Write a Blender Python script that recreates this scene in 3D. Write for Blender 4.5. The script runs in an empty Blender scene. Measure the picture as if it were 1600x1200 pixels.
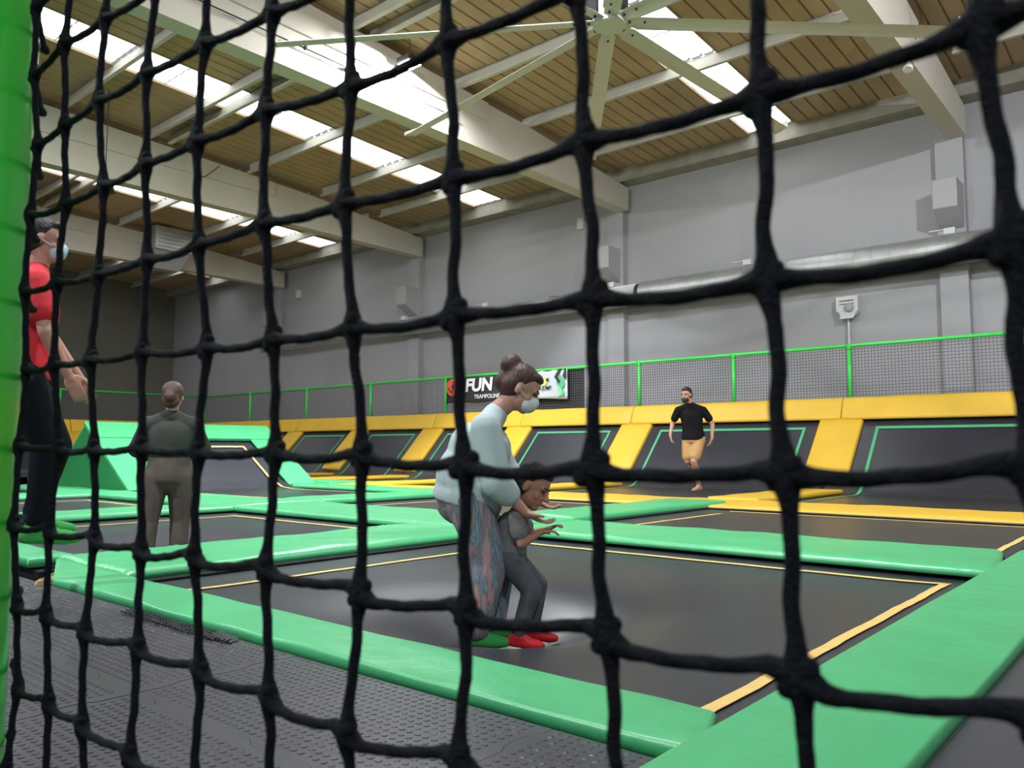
import bpy, bmesh, math, random
from mathutils import Vector, Matrix
random.seed(7)
C = bpy.context.scene.collection
S = bpy.context.scene
R = math.radians

# ---------------------------------------------------------------- camera
H = 0.70
cd = bpy.data.cameras.new('camera'); cam = bpy.data.objects.new('camera', cd); C.objects.link(cam)
cd.sensor_width = 36.0; cd.lens = 36.0 * 1253 / 1600; cd.clip_start = 0.05; cd.clip_end = 300
cam.location = (0, 0, H)
cam.rotation_euler = (R(90 + 4.64), R(-0.07), R(40.41))
cd.dof.use_dof = True; cd.dof.focus_distance = 9.0; cd.dof.aperture_fstop = 10.5
S.camera = cam
# ---------------------------------------------------------------- colour management, world
S.view_settings.view_transform = 'Standard'; S.view_settings.look = 'None'
S.view_settings.gamma = 1.0; S.view_settings.use_curve_mapping = False
S.view_settings.exposure = 0.0
S.cycles.use_denoising = True
S.cycles.max_bounces = 6; S.cycles.diffuse_bounces = 4
S.cycles.sample_clamp_indirect = 4.0
W = bpy.data.worlds.new('world'); S.world = W; W.use_nodes = True
W.node_tree.nodes['Background'].inputs[0].default_value = (0.86, 0.93, 1.0, 1)
W.node_tree.nodes['Background'].inputs[1].default_value = 0.40

def lamp(name, loc, energy, size=0.5, color=(1, 1, 1), target=None, spread=180, size_y=None):
    d = bpy.data.lights.new(name, 'AREA'); d.energy = energy; d.color = color
    d.shape = 'RECTANGLE'; d.size = size; d.size_y = size_y or size; d.spread = R(spread)
    o = bpy.data.objects.new(name, d); C.objects.link(o); o.location = loc
    v = Vector(target) - Vector(loc) if target else Vector((0, 0, -1))
    o.rotation_euler = v.to_track_quat('-Z', 'Y').to_euler()
    return o
# (fixture position, energy): LED high-bay floods hung under the purlins of every bay, plus an added fill lamp
FLOODS = [((-10.66, 9.60, 7.72), 2100, (-12.4, 9.3, 5.2)),
          ((-3.9, 3.2, 7.0), 900, (-5.0, 9.0, 0)),
          ((-7.6, -3.5, 7.4), 900, (-6.6, 5.0, 0)),
          ((-15.2, 3.0, 7.4), 600, (-14.5, 8.0, 0)),
          ((1.5, 8.8, 7.4), 900, (-2.0, 14.0, 1.0)),
          ((3.5, -2.5, 6.5), 420, (-1.5, 3.0, 0.5)),  # added fill lamp out of view, brightens the green post
          ((-23.2, 6.0, 7.3), 260, (-23.0, 11.0, 0))]

# ---------------------------------------------------------------- materials
def mat(name, col, rough=0.6, metal=0.0, noise=0.0, nscale=5.0, bump=0.0, bscale=20.0, spec=0.5, emit=None, estr=0.0, coord='Object', stretch=None, sheen=0.0):
    m = bpy.data.materials.new(name); m.use_nodes = True
    nt = m.node_tree; b = nt.nodes['Principled BSDF']
    b.inputs['Base Color'].default_value = (*col, 1); b.inputs['Roughness'].default_value = rough
    b.inputs['Metallic'].default_value = metal; b.inputs['Specular IOR Level'].default_value = spec
    if sheen: b.inputs['Sheen Weight'].default_value = sheen
    if emit:
        b.inputs['Emission Color'].default_value = (*emit, 1); b.inputs['Emission Strength'].default_value = estr
    tc = nt.nodes.new('ShaderNodeTexCoord'); vec = tc.outputs[coord]
    if stretch:
        mp = nt.nodes.new('ShaderNodeMapping'); mp.inputs['Scale'].default_value = stretch
        nt.links.new(vec, mp.inputs['Vector']); vec = mp.outputs[0]
    if noise:
        n = nt.nodes.new('ShaderNodeTexNoise'); n.inputs['Scale'].default_value = nscale; n.inputs['Detail'].default_value = 5
        mr = nt.nodes.new('ShaderNodeMapRange'); mr.inputs[1].default_value = 0.3; mr.inputs[2].default_value = 0.7
        mr.inputs[3].default_value = 1 - noise; mr.inputs[4].default_value = 1 + noise
        mx = nt.nodes.new('ShaderNodeVectorMath'); mx.operation = 'SCALE'; mx.inputs[0].default_value = col
        nt.links.new(vec, n.inputs['Vector']); nt.links.new(n.outputs[0], mr.inputs[0]); nt.links.new(mr.outputs[0], mx.inputs['Scale'])
        nt.links.new(mx.outputs[0], b.inputs['Base Color'])
    if bump:
        n2 = nt.nodes.new('ShaderNodeTexNoise'); n2.inputs['Scale'].default_value = bscale; n2.inputs['Detail'].default_value = 4
        bp = nt.nodes.new('ShaderNodeBump'); bp.inputs['Strength'].default_value = bump; bp.inputs['Distance'].default_value = 0.02
        nt.links.new(vec, n2.inputs['Vector']); nt.links.new(n2.outputs[0], bp.inputs['Height']); nt.links.new(bp.outputs[0], b.inputs['Normal'])
    return m

def floral():
    m = bpy.data.materials.new('floral_cloth'); m.use_nodes = True; nt = m.node_tree; b = nt.nodes['Principled BSDF']
    b.inputs['Roughness'].default_value = 0.8
    tc = nt.nodes.new('ShaderNodeTexCoord'); mp = nt.nodes.new('ShaderNodeMapping'); mp.inputs['Scale'].default_value = (1, 1, 0.16); mp.inputs['Rotation'].default_value = (0, 0.35, 0)
    n = nt.nodes.new('ShaderNodeTexNoise'); n.inputs['Scale'].default_value = 30; n.inputs['Detail'].default_value = 2
    r = nt.nodes.new('ShaderNodeValToRGB'); e = r.color_ramp.elements
    e[0].position = 0.34; e[0].color = (0.42, 0.25, 0.24, 1); e[1].position = 0.66; e[1].color = (0.45, 0.27, 0.27, 1)
    for p, c in ((0.43, (0.22, 0.19, 0.20, 1)), (0.50, (0.11, 0.16, 0.19, 1)), (0.55, (0.20, 0.34, 0.42, 1)), (0.60, (0.13, 0.14, 0.17, 1))):
        x = e.new(p); x.color = c
    nt.links.new(tc.outputs['Object'], mp.inputs[0]); nt.links.new(mp.outputs[0], n.inputs['Vector'])
    nt.links.new(n.outputs[0], r.inputs[0]); nt.links.new(r.outputs[0], b.inputs['Base Color'])
    return m

M = dict(
    green=mat('green_vinyl', (0.060, 0.44, 0.17), 0.38, noise=0.07, nscale=2.5, bump=0.34, bscale=7, spec=0.85),
    yellow=mat('yellow_vinyl', (0.70, 0.43, 0.035), 0.50, noise=0.05, nscale=2, bump=0.18, bscale=6),
    foam=mat('yellow_foam', (0.55, 0.42, 0.20), 0.9, noise=0.2, nscale=30),
    mat=mat('black_mesh_fabric', (0.022, 0.023, 0.033), 0.34, noise=0.15, nscale=1.2, bump=0.05, bscale=260, spec=0.72),
    skirt=mat('black_skirt', (0.010, 0.010, 0.011), 0.5),
    tape_y=mat('yellow_tape', (0.74, 0.50, 0.16), 0.6, noise=0.06, nscale=12),
    tape_g=mat('green_tape', (0.07, 0.38, 0.17), 0.6),
    tile=mat('black_rubber_tile', (0.056, 0.055, 0.066), 0.36, noise=0.16, nscale=2.2, bump=0.06, bscale=90, spec=0.6),
    floor=mat('dark_subfloor', (0.03, 0.03, 0.033), 0.6, noise=0.2, nscale=3),
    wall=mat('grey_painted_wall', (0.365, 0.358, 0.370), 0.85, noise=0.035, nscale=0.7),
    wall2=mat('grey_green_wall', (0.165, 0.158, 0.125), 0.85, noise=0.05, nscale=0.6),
    gutter=mat('raw_concrete', (0.30, 0.285, 0.24), 0.9, noise=0.16, nscale=3, bump=0.3, bscale=9),
    beam=mat('cream_painted_concrete', (0.60, 0.555, 0.48), 0.75, noise=0.04, nscale=1.2),
    purlin=mat('galvanised_purlin', (0.52, 0.50, 0.43), 0.5, noise=0.06, nscale=3),
    roof=mat('tan_roof_sheet', (0.44, 0.315, 0.18), 0.7, noise=0.12, nscale=0.8),
    sky=mat('skylight_sheet', (0.9, 0.9, 0.9), 0.4, emit=(0.93, 0.97, 1.0), estr=3.0),
    rail=mat('green_powder_coat', (0.05, 0.66, 0.09), 0.35),
    post=mat('green_post_vinyl', (0.045, 0.62, 0.05), 0.22, bump=0.12, bscale=9, spec=0.7),
    net=mat('grey_netting', (0.10, 0.10, 0.105), 0.8),
    rope=mat('black_rope', (0.0048, 0.0068, 0.0095), 0.7, noise=0.3, nscale=200, bump=0.5, bscale=420, spec=0.14),
    steel=mat('galvanised_duct', (0.50, 0.51, 0.51), 0.42, metal=0.7, noise=0.08, nscale=4, bump=0.05, bscale=10),
    white=mat('white_enamel', (0.62, 0.62, 0.60), 0.45),
    fan=mat('fan_aluminium', (0.66, 0.60, 0.57), 0.42, noise=0.03),
    dark=mat('dark_metal', (0.02, 0.02, 0.02), 0.5),
    black=mat('black_paint', (0.012, 0.012, 0.014), 0.6),
    box=mat('grey_box_paint', (0.36, 0.355, 0.36), 0.6),
    silver=mat('brushed_sheet', (0.50, 0.50, 0.50), 0.35, metal=0.6),
    led=mat('led_panel', (1, 1, 1), 0.4, emit=(0.92, 0.96, 1.0), estr=40),
    skin=mat('skin', (0.47, 0.25, 0.18), 0.55, noise=0.05, nscale=8),
    skin2=mat('skin_tanned', (0.36, 0.18, 0.12), 0.55, noise=0.05, nscale=8),
    hair=mat('dark_brown_hair', (0.050, 0.017, 0.012), 0.5, bump=0.5, bscale=60, stretch=(1, 1, 0.2)),
    hairblack=mat('black_hair', (0.012, 0.009, 0.008), 0.5, bump=0.5, bscale=60),
    hairgrey=mat('ash_brown_hair', (0.075, 0.040, 0.030), 0.6, noise=0.3, nscale=30, bump=0.5, bscale=60),
    blouse=mat('pale_blue_cloth', (0.41, 0.50, 0.51), 0.85, noise=0.07, nscale=6, bump=0.5, bscale=7, stretch=(1, 1, 0.35)),
    floral=floral(),
    maskblue=mat('light_blue_mask', (0.45, 0.66, 0.74), 0.8),
    maskwhite=mat('white_mask', (0.60, 0.66, 0.64), 0.8),
    red=mat('red_tshirt', (0.62, 0.022, 0.035), 0.8, bump=0.3, bscale=9),
    trousers=mat('black_trousers', (0.005, 0.008, 0.010), 0.8, spec=0.12, bump=0.3, bscale=9),
    sockgreen=mat('green_grip_sock', (0.04, 0.35, 0.07), 0.8),
    shoered=mat('red_sock', (0.62, 0.012, 0.02), 0.6),
    greyjacket=mat('charcoal_jacket', (0.042, 0.047, 0.041), 0.8, spec=0.2, noise=0.25, nscale=7, bump=0.4, bscale=10),
    greypants=mat('taupe_trousers', (0.085, 0.072, 0.060), 0.8, spec=0.2, noise=0.25, nscale=7, bump=0.4, bscale=10),
    kidshirt=mat('grey_shirt', (0.16, 0.145, 0.15), 0.8, noise=0.2, nscale=25),
    kidpants=mat('slate_trousers', (0.075, 0.078, 0.092), 0.8, noise=0.2, nscale=12, bump=0.4, bscale=14),
    tee=mat('black_tshirt', (0.007, 0.007, 0.009), 0.85, spec=0.15, bump=0.3, bscale=8),
    shorts=mat('tan_shorts', (0.44, 0.25, 0.10), 0.85, noise=0.08, nscale=9, bump=0.4, bscale=10),
    bwhite=mat('banner_white', (0.50, 0.53, 0.56), 0.6, bump=0.2, bscale=5),
    bblack=mat('banner_black', (0.028, 0.028, 0.034), 0.55, bump=0.2, bscale=5),
    orange=mat('banner_orange', (0.72, 0.12, 0.045), 0.6),
    pwhite=mat('print_white', (0.85, 0.86, 0.88), 0.6),
    pgreen=mat('print_green', (0.08, 0.42, 0.22), 0.6),
    plime=mat('print_lime', (0.62, 0.80, 0.15), 0.6),
    pmint=mat('print_mint', (0.20, 0.60, 0.32), 0.6),
)

# ---------------------------------------------------------------- helpers
def link(name, verts, faces, m, parent=None, smooth=False, mats=None):
    me = bpy.data.meshes.new(name); me.from_pydata([tuple(v) for v in verts], [], faces)
    me.materials.append(m)
    if smooth: me.polygons.foreach_set('use_smooth', [True] * len(me.polygons))
    me.update()
    o = bpy.data.objects.new(name, me); C.objects.link(o)
    if parent: o.parent = parent
    return o
class MB:
    def __init__(s): s.v = []; s.f = []
    def add(s, vs, fs):
        n = len(s.v); s.v += [tuple(v) for v in vs]; s.f += [tuple(i + n for i in f) for f in fs]; return s
    def box(s, x0, x1, y0, y1, z0, z1):
        return s.hexa([(x0, y0, z0), (x1, y0, z0), (x1, y1, z0), (x0, y1, z0), (x0, y0, z1), (x1, y0, z1), (x1, y1, z1), (x0, y1, z1)])
    def hexa(s, p):
        return s.add(p, [(3, 2, 1, 0), (4, 5, 6, 7), (0, 1, 5, 4), (1, 2, 6, 5), (2, 3, 7, 6), (3, 0, 4, 7)])
    def bar(s, a, b, w, h=None, up=(0, 0, 1)):
        a = Vector(a); b = Vector(b); d = (b - a).normalized(); u = Vector(up)
        sd = d.cross(u)
        if sd.length < 1e-4: sd = d.cross(Vector((1, 0, 0)))
        sd.normalize(); u = sd.cross(d).normalized(); h = h or w
        q = [(-w / 2, -h / 2), (w / 2, -h / 2), (w / 2, h / 2), (-w / 2, h / 2)]
        return s.add([a + sd * x + u * y for x, y in q] + [b + sd * x + u * y for x, y in q],
                     [(3, 2, 1, 0), (4, 5, 6, 7), (0, 1, 5, 4), (1, 2, 6, 5), (2, 3, 7, 6), (3, 0, 4, 7)])
    def tube(s, pts, rad, n=10, caps=True, twist=0.0, lobes=0, lobe=0.0):
        pts = [Vector(p) for p in pts]; k = len(pts); rings = []
        if not hasattr(rad, '__len__'): rad = [rad] * k
        up = None; dist = 0
        for i, p in enumerate(pts):
            t = (pts[min(i + 1, k - 1)] - pts[max(i - 1, 0)]).normalized()
            if up is None:
                up = Vector((0, 0, 1)) if abs(t.z) < 0.9 else Vector((0, 1, 0))
            sd = t.cross(up).normalized(); up = sd.cross(t).normalized()
            if i: dist += (p - pts[i - 1]).length
            rings.append([p + (sd * math.cos(a) + up * math.sin(a)) * rad[i] * (1 + lobe * math.cos(lobes * (a + twist * dist))) for a in [2 * math.pi * j / n for j in range(n)]])
        vs = [v for r in rings for v in r]
        fs = [(i * n + j, i * n + (j + 1) % n, (i + 1) * n + (j + 1) % n, (i + 1) * n + j) for i in range(k - 1) for j in range(n)]
        if caps: fs += [tuple(range(n - 1, -1, -1)), tuple(range((k - 1) * n, k * n))]
        return s.add(vs, fs)
    def ell(s, c, r, rot=None, nu=16, nv=10):
        rot = rot or Matrix.Identity(3); c = Vector(c); vs = []; fs = []
        vs.append(c + rot @ Vector((0, 0, r[2])))
        for i in range(1, nv):
            ph = math.pi * i / nv
            for j in range(nu):
                th = 2 * math.pi * j / nu
                vs.append(c + rot @ Vector((r[0] * math.sin(ph) * math.cos(th), r[1] * math.sin(ph) * math.sin(th), r[2] * math.cos(ph))))
        vs.append(c + rot @ Vector((0, 0, -r[2])))
        for j in range(nu):
            fs.append((0, 1 + j, 1 + (j + 1) % nu))
            fs.append((len(vs) - 1, 1 + (nv - 2) * nu + (j + 1) % nu, 1 + (nv - 2) * nu + j))
            for i in range(nv - 2):
                a = 1 + i * nu
                fs.append((a + j, a + nu + j, a + nu + (j + 1) % nu, a + (j + 1) % nu))
        return s.add(vs, fs)
    def cap(s, a, b, ra, rb, n=14):
        a = Vector(a); b = Vector(b); d = (b - a); L = d.length or 1e-4; d = d / L
        pts = []; rad = []
        for t in (-1.0, -0.85, -0.5): pts.append(a + d * ra * t); rad.append(max(ra * math.sqrt(max(0, 1 - t * t)), ra * 0.05))
        for t in (0, 0.33, 0.66, 1): pts.append(a + d * L * t); rad.append(ra + (rb - ra) * t)
        for t in (0.5, 0.85, 1.0): pts.append(b + d * rb * t); rad.append(max(rb * math.sqrt(max(0, 1 - t * t)), rb * 0.05))
        return s.tube(pts, rad, n)
    def chain(s, pts, rad):
        for i in range(len(pts) - 1): s.cap(pts[i], pts[i + 1], rad[i], rad[i + 1])
        return s
    def build(s, name, m, parent=None, smooth=False): return link(name, s.v, s.f, m, parent, smooth)
def tag(o, label=None, cat=None, group=None, kind=None):
    if label: o['label'] = label
    if cat: o['category'] = cat
    if group: o['group'] = group
    if kind: o['kind'] = kind
    return o
def thing(name, label, cat, loc=(0, 0, 0), rz=0.0, group=None):
    o = bpy.data.objects.new(name, None); C.objects.link(o); o.location = loc; o.rotation_euler = (0, 0, rz); o.empty_display_size = 0.1
    return tag(o, label, cat, group)
def struct(name, mb, m, smooth=False, label=None):
    return tag(mb.build(name, m, None, smooth), label, None, None, 'structure')
def bevel(o, w=0.01, seg=2):
    md = o.modifiers.new('bevel', 'BEVEL'); md.width = w; md.segments = seg; md.limit_method = 'ANGLE'; return o
def copy_tree(o, parent=None):
    c = o.copy(); C.objects.link(c)
    if parent: c.parent = parent
    for ch in list(o.children): copy_tree(ch, c)
    return c
def hn(x, y, s=1.0):
    return math.sin(x * 3.1 * s + 1.3) * math.sin(y * 2.7 * s + 0.6) + 0.5 * math.sin(x * 7.3 * s + y * 5.1 * s) + 0.3 * math.sin(x * 13 * s - y * 11 * s + 2)

def puffy(name, x0, x1, y0, y1, z0, z1, m, parent=None, r=0.03, wob=0.004, step=0.12, corners=None, crinkle=0.0):
    """soft foam pad: rounded slab with slight waves; corners = optional 4 plan corners for a mitred end"""
    def axis(a, b):
        L = b - a; rr = min(r, L * 0.3)
        e = [0, rr * 0.12, rr * 0.35, rr * 0.7, rr]
        n = max(2, int((L - 2 * rr) / step))
        return [(a + t, min(1, t / rr)) for t in e] + [(a + rr + (L - 2 * rr) * i / n, 1) for i in range(1, n)] + [(b - t, min(1, t / rr)) for t in reversed(e)]
    X = axis(x0, x1); Y = axis(y0, y1); nx, ny = len(X), len(Y); rr = min(r, (z1 - z0) * 0.6)
    vs = []
    for i, (x, fx) in enumerate(X):
        for j, (y, fy) in enumerate(Y):
            d = rr * (1 - math.sqrt(max(0, 1 - (1 - fx) ** 2))) + rr * (1 - math.sqrt(max(0, 1 - (1 - fy) ** 2)))
            w = wob * hn(x, y) * min(fx, fy)
            edge = min(x - x0, x1 - x, y - y0, y1 - y)
            z = z1 - min(d, rr) + w
            if crinkle and min(fx, fy) < 1.0:
                cr = crinkle * (math.sin(y * 97 + 3 * math.sin(y * 31)) * math.sin(x * 88 + 1.7) + .8 * math.sin(y * 171 + x * 140)) * (min(fx, fy) ** .5) * (.35 + .65 * (hn(x * .5, y * .7) > -0.2)); z += cr
            if corners:
                u = (x - x0) / (x1 - x0); v = (y - y0) / (y1 - y0)
                a, b, c, e = [Vector(q) for q in corners]
                p = (a * (1 - u) + b * u) * (1 - v) + (e * (1 - u) + c * u) * v
                vs.append((p.x, p.y, z))
            else: vs.append((x, y, z))
    fs = [(i * ny + j, (i + 1) * ny + j, (i + 1) * ny + j + 1, i * ny + j + 1) for i in range(nx - 1) for j in range(ny - 1)]
    ring = [i * ny for i in range(nx)] + [(nx - 1) * ny + j for j in range(1, ny)] + [i * ny + ny - 1 for i in range(nx - 2, -1, -1)] + [j for j in range(ny - 2, 0, -1)]
    base = len(vs)
    for q in ring: vs.append((vs[q][0], vs[q][1], z0))
    k = len(ring)
    fs += [(ring[(i + 1) % k], ring[i], base + i, base + (i + 1) % k) for i in range(k)]
    fs.append(tuple(base + i for i in range(k - 1, -1, -1)))
    return link(name, vs, fs, m, parent, True)
def pad(label, x0, x1, y0, y1, z0=-0.055, z1=0.0, m='green', name='trampoline_pad', group='green foam pads between the trampolines', **k):
    o = puffy(name, x0, x1, y0, y1, z0, z1, M[m], **k); return tag(o, label, 'pad', group)

# ================================================================= SETTING
# walls
YW = 18.0
wb = MB().box(-36.2, 8.0, YW, YW + 0.3, -0.6, 7.75); struct('wall_back', wb, M['wall'])
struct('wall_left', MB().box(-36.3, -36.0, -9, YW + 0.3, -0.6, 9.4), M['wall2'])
g = MB()
x = -36.0
pts = []
while x < 8.0:
    pts.append((x, 8.17 + random.uniform(-0.02, 0.025))); x += random.uniform(0.25, 0.5)
pts.append((8.0, 8.18))
for (xa, za), (xb, zb) in zip(pts, pts[1:]):
    g.add([(xa, 17.5, 7.70), (xb, 17.5, 7.70), (xb, 17.5, zb), (xa, 17.5, za), (xa, 18.3, 7.70), (xb, 18.3, 7.70), (xb, 18.3, zb + .2), (xa, 18.3, za + .2)],
          [(0, 1, 2, 3), (0, 4, 5, 1), (3, 2, 6, 7)])
struct('trim_1', g, M['gutter'], label='rough concrete gutter beam along the top of the back wall')
for k, (xa, xb, xs) in enumerate(((-3.78, -3.27, -3.78), (-11.78, -11.29, -12.36), (-19.62, -19.15, -20.0), (-27.45, -27.06, -27.8))):
    p = MB().box(xa, xb, YW - 0.22, YW, -0.5, 7.72)
    if xs != xa: p.box(xs, xa, YW - 0.08, YW, -0.5, 7.72)
    struct('trim_%d' % (k + 2), p, M['wall'])
struct('trim_6', MB().box(-33.2, -32.9, 11.52, 11.8, 1.53, 4.6), M['skirt'])
struct('door_1', MB().box(-36.0, -35.92, 10.2, 12.6, 1.53, 4.3), M['white'])
# roof sheet: trapezoid ribs running down the slope, left out where the skylights are
def rz(y): return 8.02 + 0.04 * (YW - y)
SKY = [(-7.60, -6.50), (-16.35, -15.15), (-24.05, -22.95), (-31.9, -30.8)]
roofx = [(-36.2, -31.9)] + [(SKY[i + 1][1], SKY[i][0]) for i in (2, 1, 0)][::1] + [(-6.50, 8.0)]
roofx = [(-36.2, -31.9), (-30.8, -24.05), (-22.95, -16.35), (-15.15, -7.60), (-6.50, 8.0)]
rf = MB(); P = 0.30
for a, b in roofx:
    prof = []; n = max(1, round((b - a) / P)); w = (b - a) / n
    for i in range(n):
        x0 = a + i * w
        prof += [(x0, 0), (x0 + w * 0.86, 0), (x0 + w * 0.90, 0.045), (x0 + w * 0.96, 0.045)]
    prof.append((b, 0))
    for (xa, za), (xb, zb) in zip(prof, prof[1:]):
        for ya, yb in ((-9, 4.45), (4.45, 11.3), (11.3, 18.2)):
            rf.add([(xa, ya, rz(ya) + za), (xb, ya, rz(ya) + zb), (xb, yb, rz(yb) + zb), (xa, yb, rz(yb) + za)], [(0, 1, 2, 3)])
ce = struct('ceiling', rf, M['roof'])
sm = ce.modifiers.new('solid', 'SOLIDIFY'); sm.thickness = 0.02; sm.offset = 1
PUR = [-4.3, -2.1, 0.1, 2.3, 4.5, 6.7, 8.85, 11.35, 13.62, 15.85, 17.45]
for k, (a, b) in enumerate(SKY):
    root = bpy.data.objects.new('window_%d' % (k + 1), None); C.objects.link(root); root['kind'] = 'structure'
    fr = MB()
    for xx in (a, b - 0.03): fr.hexa([(xx, -9, rz(-9) - .03), (xx + .03, -9, rz(-9) - .03), (xx + .03, 17.4, rz(17.4) - .03), (xx, 17.4, rz(17.4) - .03),
                                     (xx, -9, rz(-9) + .05), (xx + .03, -9, rz(-9) + .05), (xx + .03, 17.4, rz(17.4) + .05), (xx, 17.4, rz(17.4) + .05)])
    fr.build('window_frame', M['roof'], root)
    for ya, yb in zip(PUR, PUR[1:]):
        ym = (ya + yb) / 2
        for y0, y1 in ((ya + 0.04, ym - 0.015), (ym + 0.015, yb - 0.04)):
            pm = MB(); n = 4; w = (b - a - 0.07) / n
            for i in range(n):
                xx = a + 0.035 + i * w
                for xa, xb, za, zb in ((xx, xx + w * .7, 0, 0), (xx + w * .7, xx + w * .8, 0, .03), (xx + w * .8, xx + w * .92, .03, .03), (xx + w * .92, xx + w, .03, 0)):
                    pm.add([(xa, y0, rz(y0) + za + .02), (xb, y0, rz(y0) + zb + .02), (xb, y1, rz(y1) + zb + .02), (xa, y1, rz(y1) + za + .02)], [(3, 2, 1, 0)])
            pm.build('pane', M['sky'], root)
# main beams: level underside, top that tapers down to the wall, thicker upper flange
BX = [(-3.56, -3.20), (-11.46, -11.10), (-19.36, -19.00), (-27.21, -26.85)]
top = [(-9, 8.95), (3, 8.42), (8.4, 8.17), (13.4, 7.96), (17.78, 7.58)]
for k, (a, b) in enumerate(BX):
    m_ = MB()
    for (ya, za), (yb, zb) in zip(top, top[1:]):
        m_.add([(a, ya, 6.98), (b, ya, 6.98), (b, yb, 6.98), (a, yb, 6.98), (a, ya, za), (b, ya, za), (b, yb, zb), (a, yb, zb)],
               [(3, 2, 1, 0), (4, 5, 6, 7), (1, 2, 6, 5), (3, 0, 4, 7)])
    m_.add([(a, 17.78, 6.98), (b, 17.78, 6.98), (b, 17.78, 7.58), (a, 17.78, 7.58)], [(0, 1, 2, 3)])
    o = struct('roof_beam', m_, M['beam'])
    f_ = MB()
    for xa, xb in ((b, b + 0.05), (a - 0.05, a)):
        f_.hexa([(xa, -9, 7.72), (xb, -9, 7.72), (xb, 12.2, 7.62), (xa, 12.2, 7.62), (xa, -9, 8.95), (xb, -9, 8.95), (xb, 12.2, 8.0), (xa, 12.2, 8.0)])
    f_.build('flange', M['beam'], o)
# purlins between the beams
bays = [(-3.15, 8.0), (-11.30, -3.60), (-18.9, -11.55), (-26.8, -19.4), (-35.9, -27.3)]
for (a, b) in bays:
    for y in PUR[:-1]:
        offs = (-0.22, 0.25) if abs(y - 8.85) < 0.1 else (0,)
        for d in offs:
            z = rz(y + d); p = MB(); yy = y + d; a2 = a + random.uniform(0, 0.25)
            p.box(a2, b, yy, yy + 0.012, z - 0.27, z - 0.01)                 # Z-section: web, lips
            p.box(a2, b, yy - 0.08, yy, z - 0.275, z - 0.262)
            p.box(a2, b, yy - 0.08, yy - 0.07, z - 0.262, z - 0.235)
            p.box(a2, b, yy, yy + 0.08, z - 0.02, z - 0.005)
            struct('roof_purlin', p, M['purlin'])
# sub floor, deck behind the slope
struct('floor', MB().box(-36, 8, -9, YW, -0.75, -0.60).box(-30, 4, -9, 1.73, -0.60, -0.075).box(-0.52, 4, 1.73, 18, -0.6, -0.075), M['floor'])
floor = bpy.data.objects['floor']
deck = struct('floor_deck', MB().box(-36.0, 8, 15.57, YW, 1.35, 1.52).box(-36.0, -28.56, -9, 15.50, 1.35, 1.52), M['gutter'])

# ================================================================= RUBBER FLOOR TILES (jigsaw edges, coin studs)
TS = 1.14
def tab_edge(p0, p1, sgn):
    """polyline from p0 to p1 with square-ish jigsaw tabs"""
    p0 = Vector(p0); p1 = Vector(p1); d = p1 - p0; L = d.length; d /= L; n = Vector((-d.y, d.x)) * sgn
    out = []; k = 72
    for i in range(k):
        t = (i + 0.0) / k; w = math.sin(2 * math.pi * 4.5 * t)
        out.append(p0 + d * L * t + n * 0.011 * math.tanh(3.2 * w))
    return out + [p1]
def tile(ix, iy, studs=True, xmax=-0.0, ymax=1.725, x0c=-1.335, y0c=1.155):
    x1 = x0c - ix * TS; x0 = x1 - TS; y1 = y0c - (iy - 1) * TS; y0 = y1 - TS
    cut = y1 > ymax
    side_r = tab_edge((x1, y0), (x1, y1), -1); side_l = tab_edge((x0, y0), (x0, y1), -1)
    if cut:
        def crop(e):
            e = [p for p in e if p.y < ymax - 0.004]; return e + [Vector((e[-1].x, ymax))]
        side_r = crop(side_r); side_l = crop(side_l); top_e = []
    else: top_e = list(reversed(tab_edge((x0, y1), (x1, y1), 1)))[1:-1]
    loop = tab_edge((x0, y0), (x1, y0), 1)[:-1] + side_r + top_e + list(reversed(side_l))[:-1]
    cx, cy = (x0 + x1) / 2, (y0 + min(y1, ymax)) / 2; pts = []
    for p in loop:
        q = Vector((cx + (p.x - cx) * 0.9982, cy + (p.y - cy) * 0.9982))
        if not pts or (q - pts[-1]).length > 1e-4: pts.append(q)
    zt = -0.032 + random.uniform(-0.001, 0.001); n = len(pts)
    vs = [(p.x, p.y, zt) for p in pts] + [(p.x, p.y, -0.07) for p in pts]
    bm = bmesh.new(); tv = [bm.verts.new(v) for v in vs[:n]]; bv = [bm.verts.new(v) for v in vs[n:]]
    f = bm.faces.new(tv); 
    for i in range(n): bm.faces.new((tv[i], bv[i], bv[(i + 1) % n], tv[(i + 1) % n]))
    bmesh.ops.triangulate(bm, faces=[f])
    bmesh.ops.recalc_face_normals(bm, faces=bm.faces[:])
    me = bpy.data.meshes.new('tile'); bm.to_mesh(me); bm.free(); me.materials.append(M['tile'])
    o = bpy.data.objects.new('tile', me); C.objects.link(o); o.parent = floor
    if studs:
        sb = MB(); pitch = 0.030; nx = int((TS - 0.05) / pitch)
        for i in range(nx):
            for j in range(nx):
                px = x0 + 0.04 + i * pitch; py = y0 + 0.04 + j * pitch
                if py > ymax - 0.02 or py < 0.45: continue
                a0 = random.random(); r1, r2 = 0.0095, 0.0078
                vv = [(px + r1 * math.cos(a0 + t * math.pi / 4), py + r1 * math.sin(a0 + t * math.pi / 4), zt) for t in range(8)] + \
                     [(px + r2 * math.cos(a0 + t * math.pi / 4), py + r2 * math.sin(a0 + t * math.pi / 4), zt + 0.0022) for t in range(8)]
                sb.add(vv, [(t, (t + 1) % 8, 8 + (t + 1) % 8, 8 + t) for t in range(8)] + [tuple(range(8, 16))])
        if sb.v: tag(sb.build('stud', M['tile'], floor), kind='stuff')
for ix in range(-1, 6):
    for iy in (0, 1): tile(ix, iy, True)
for ix in range(6, 9): tile(ix, 0, False); tile(ix, 1, False)

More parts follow.
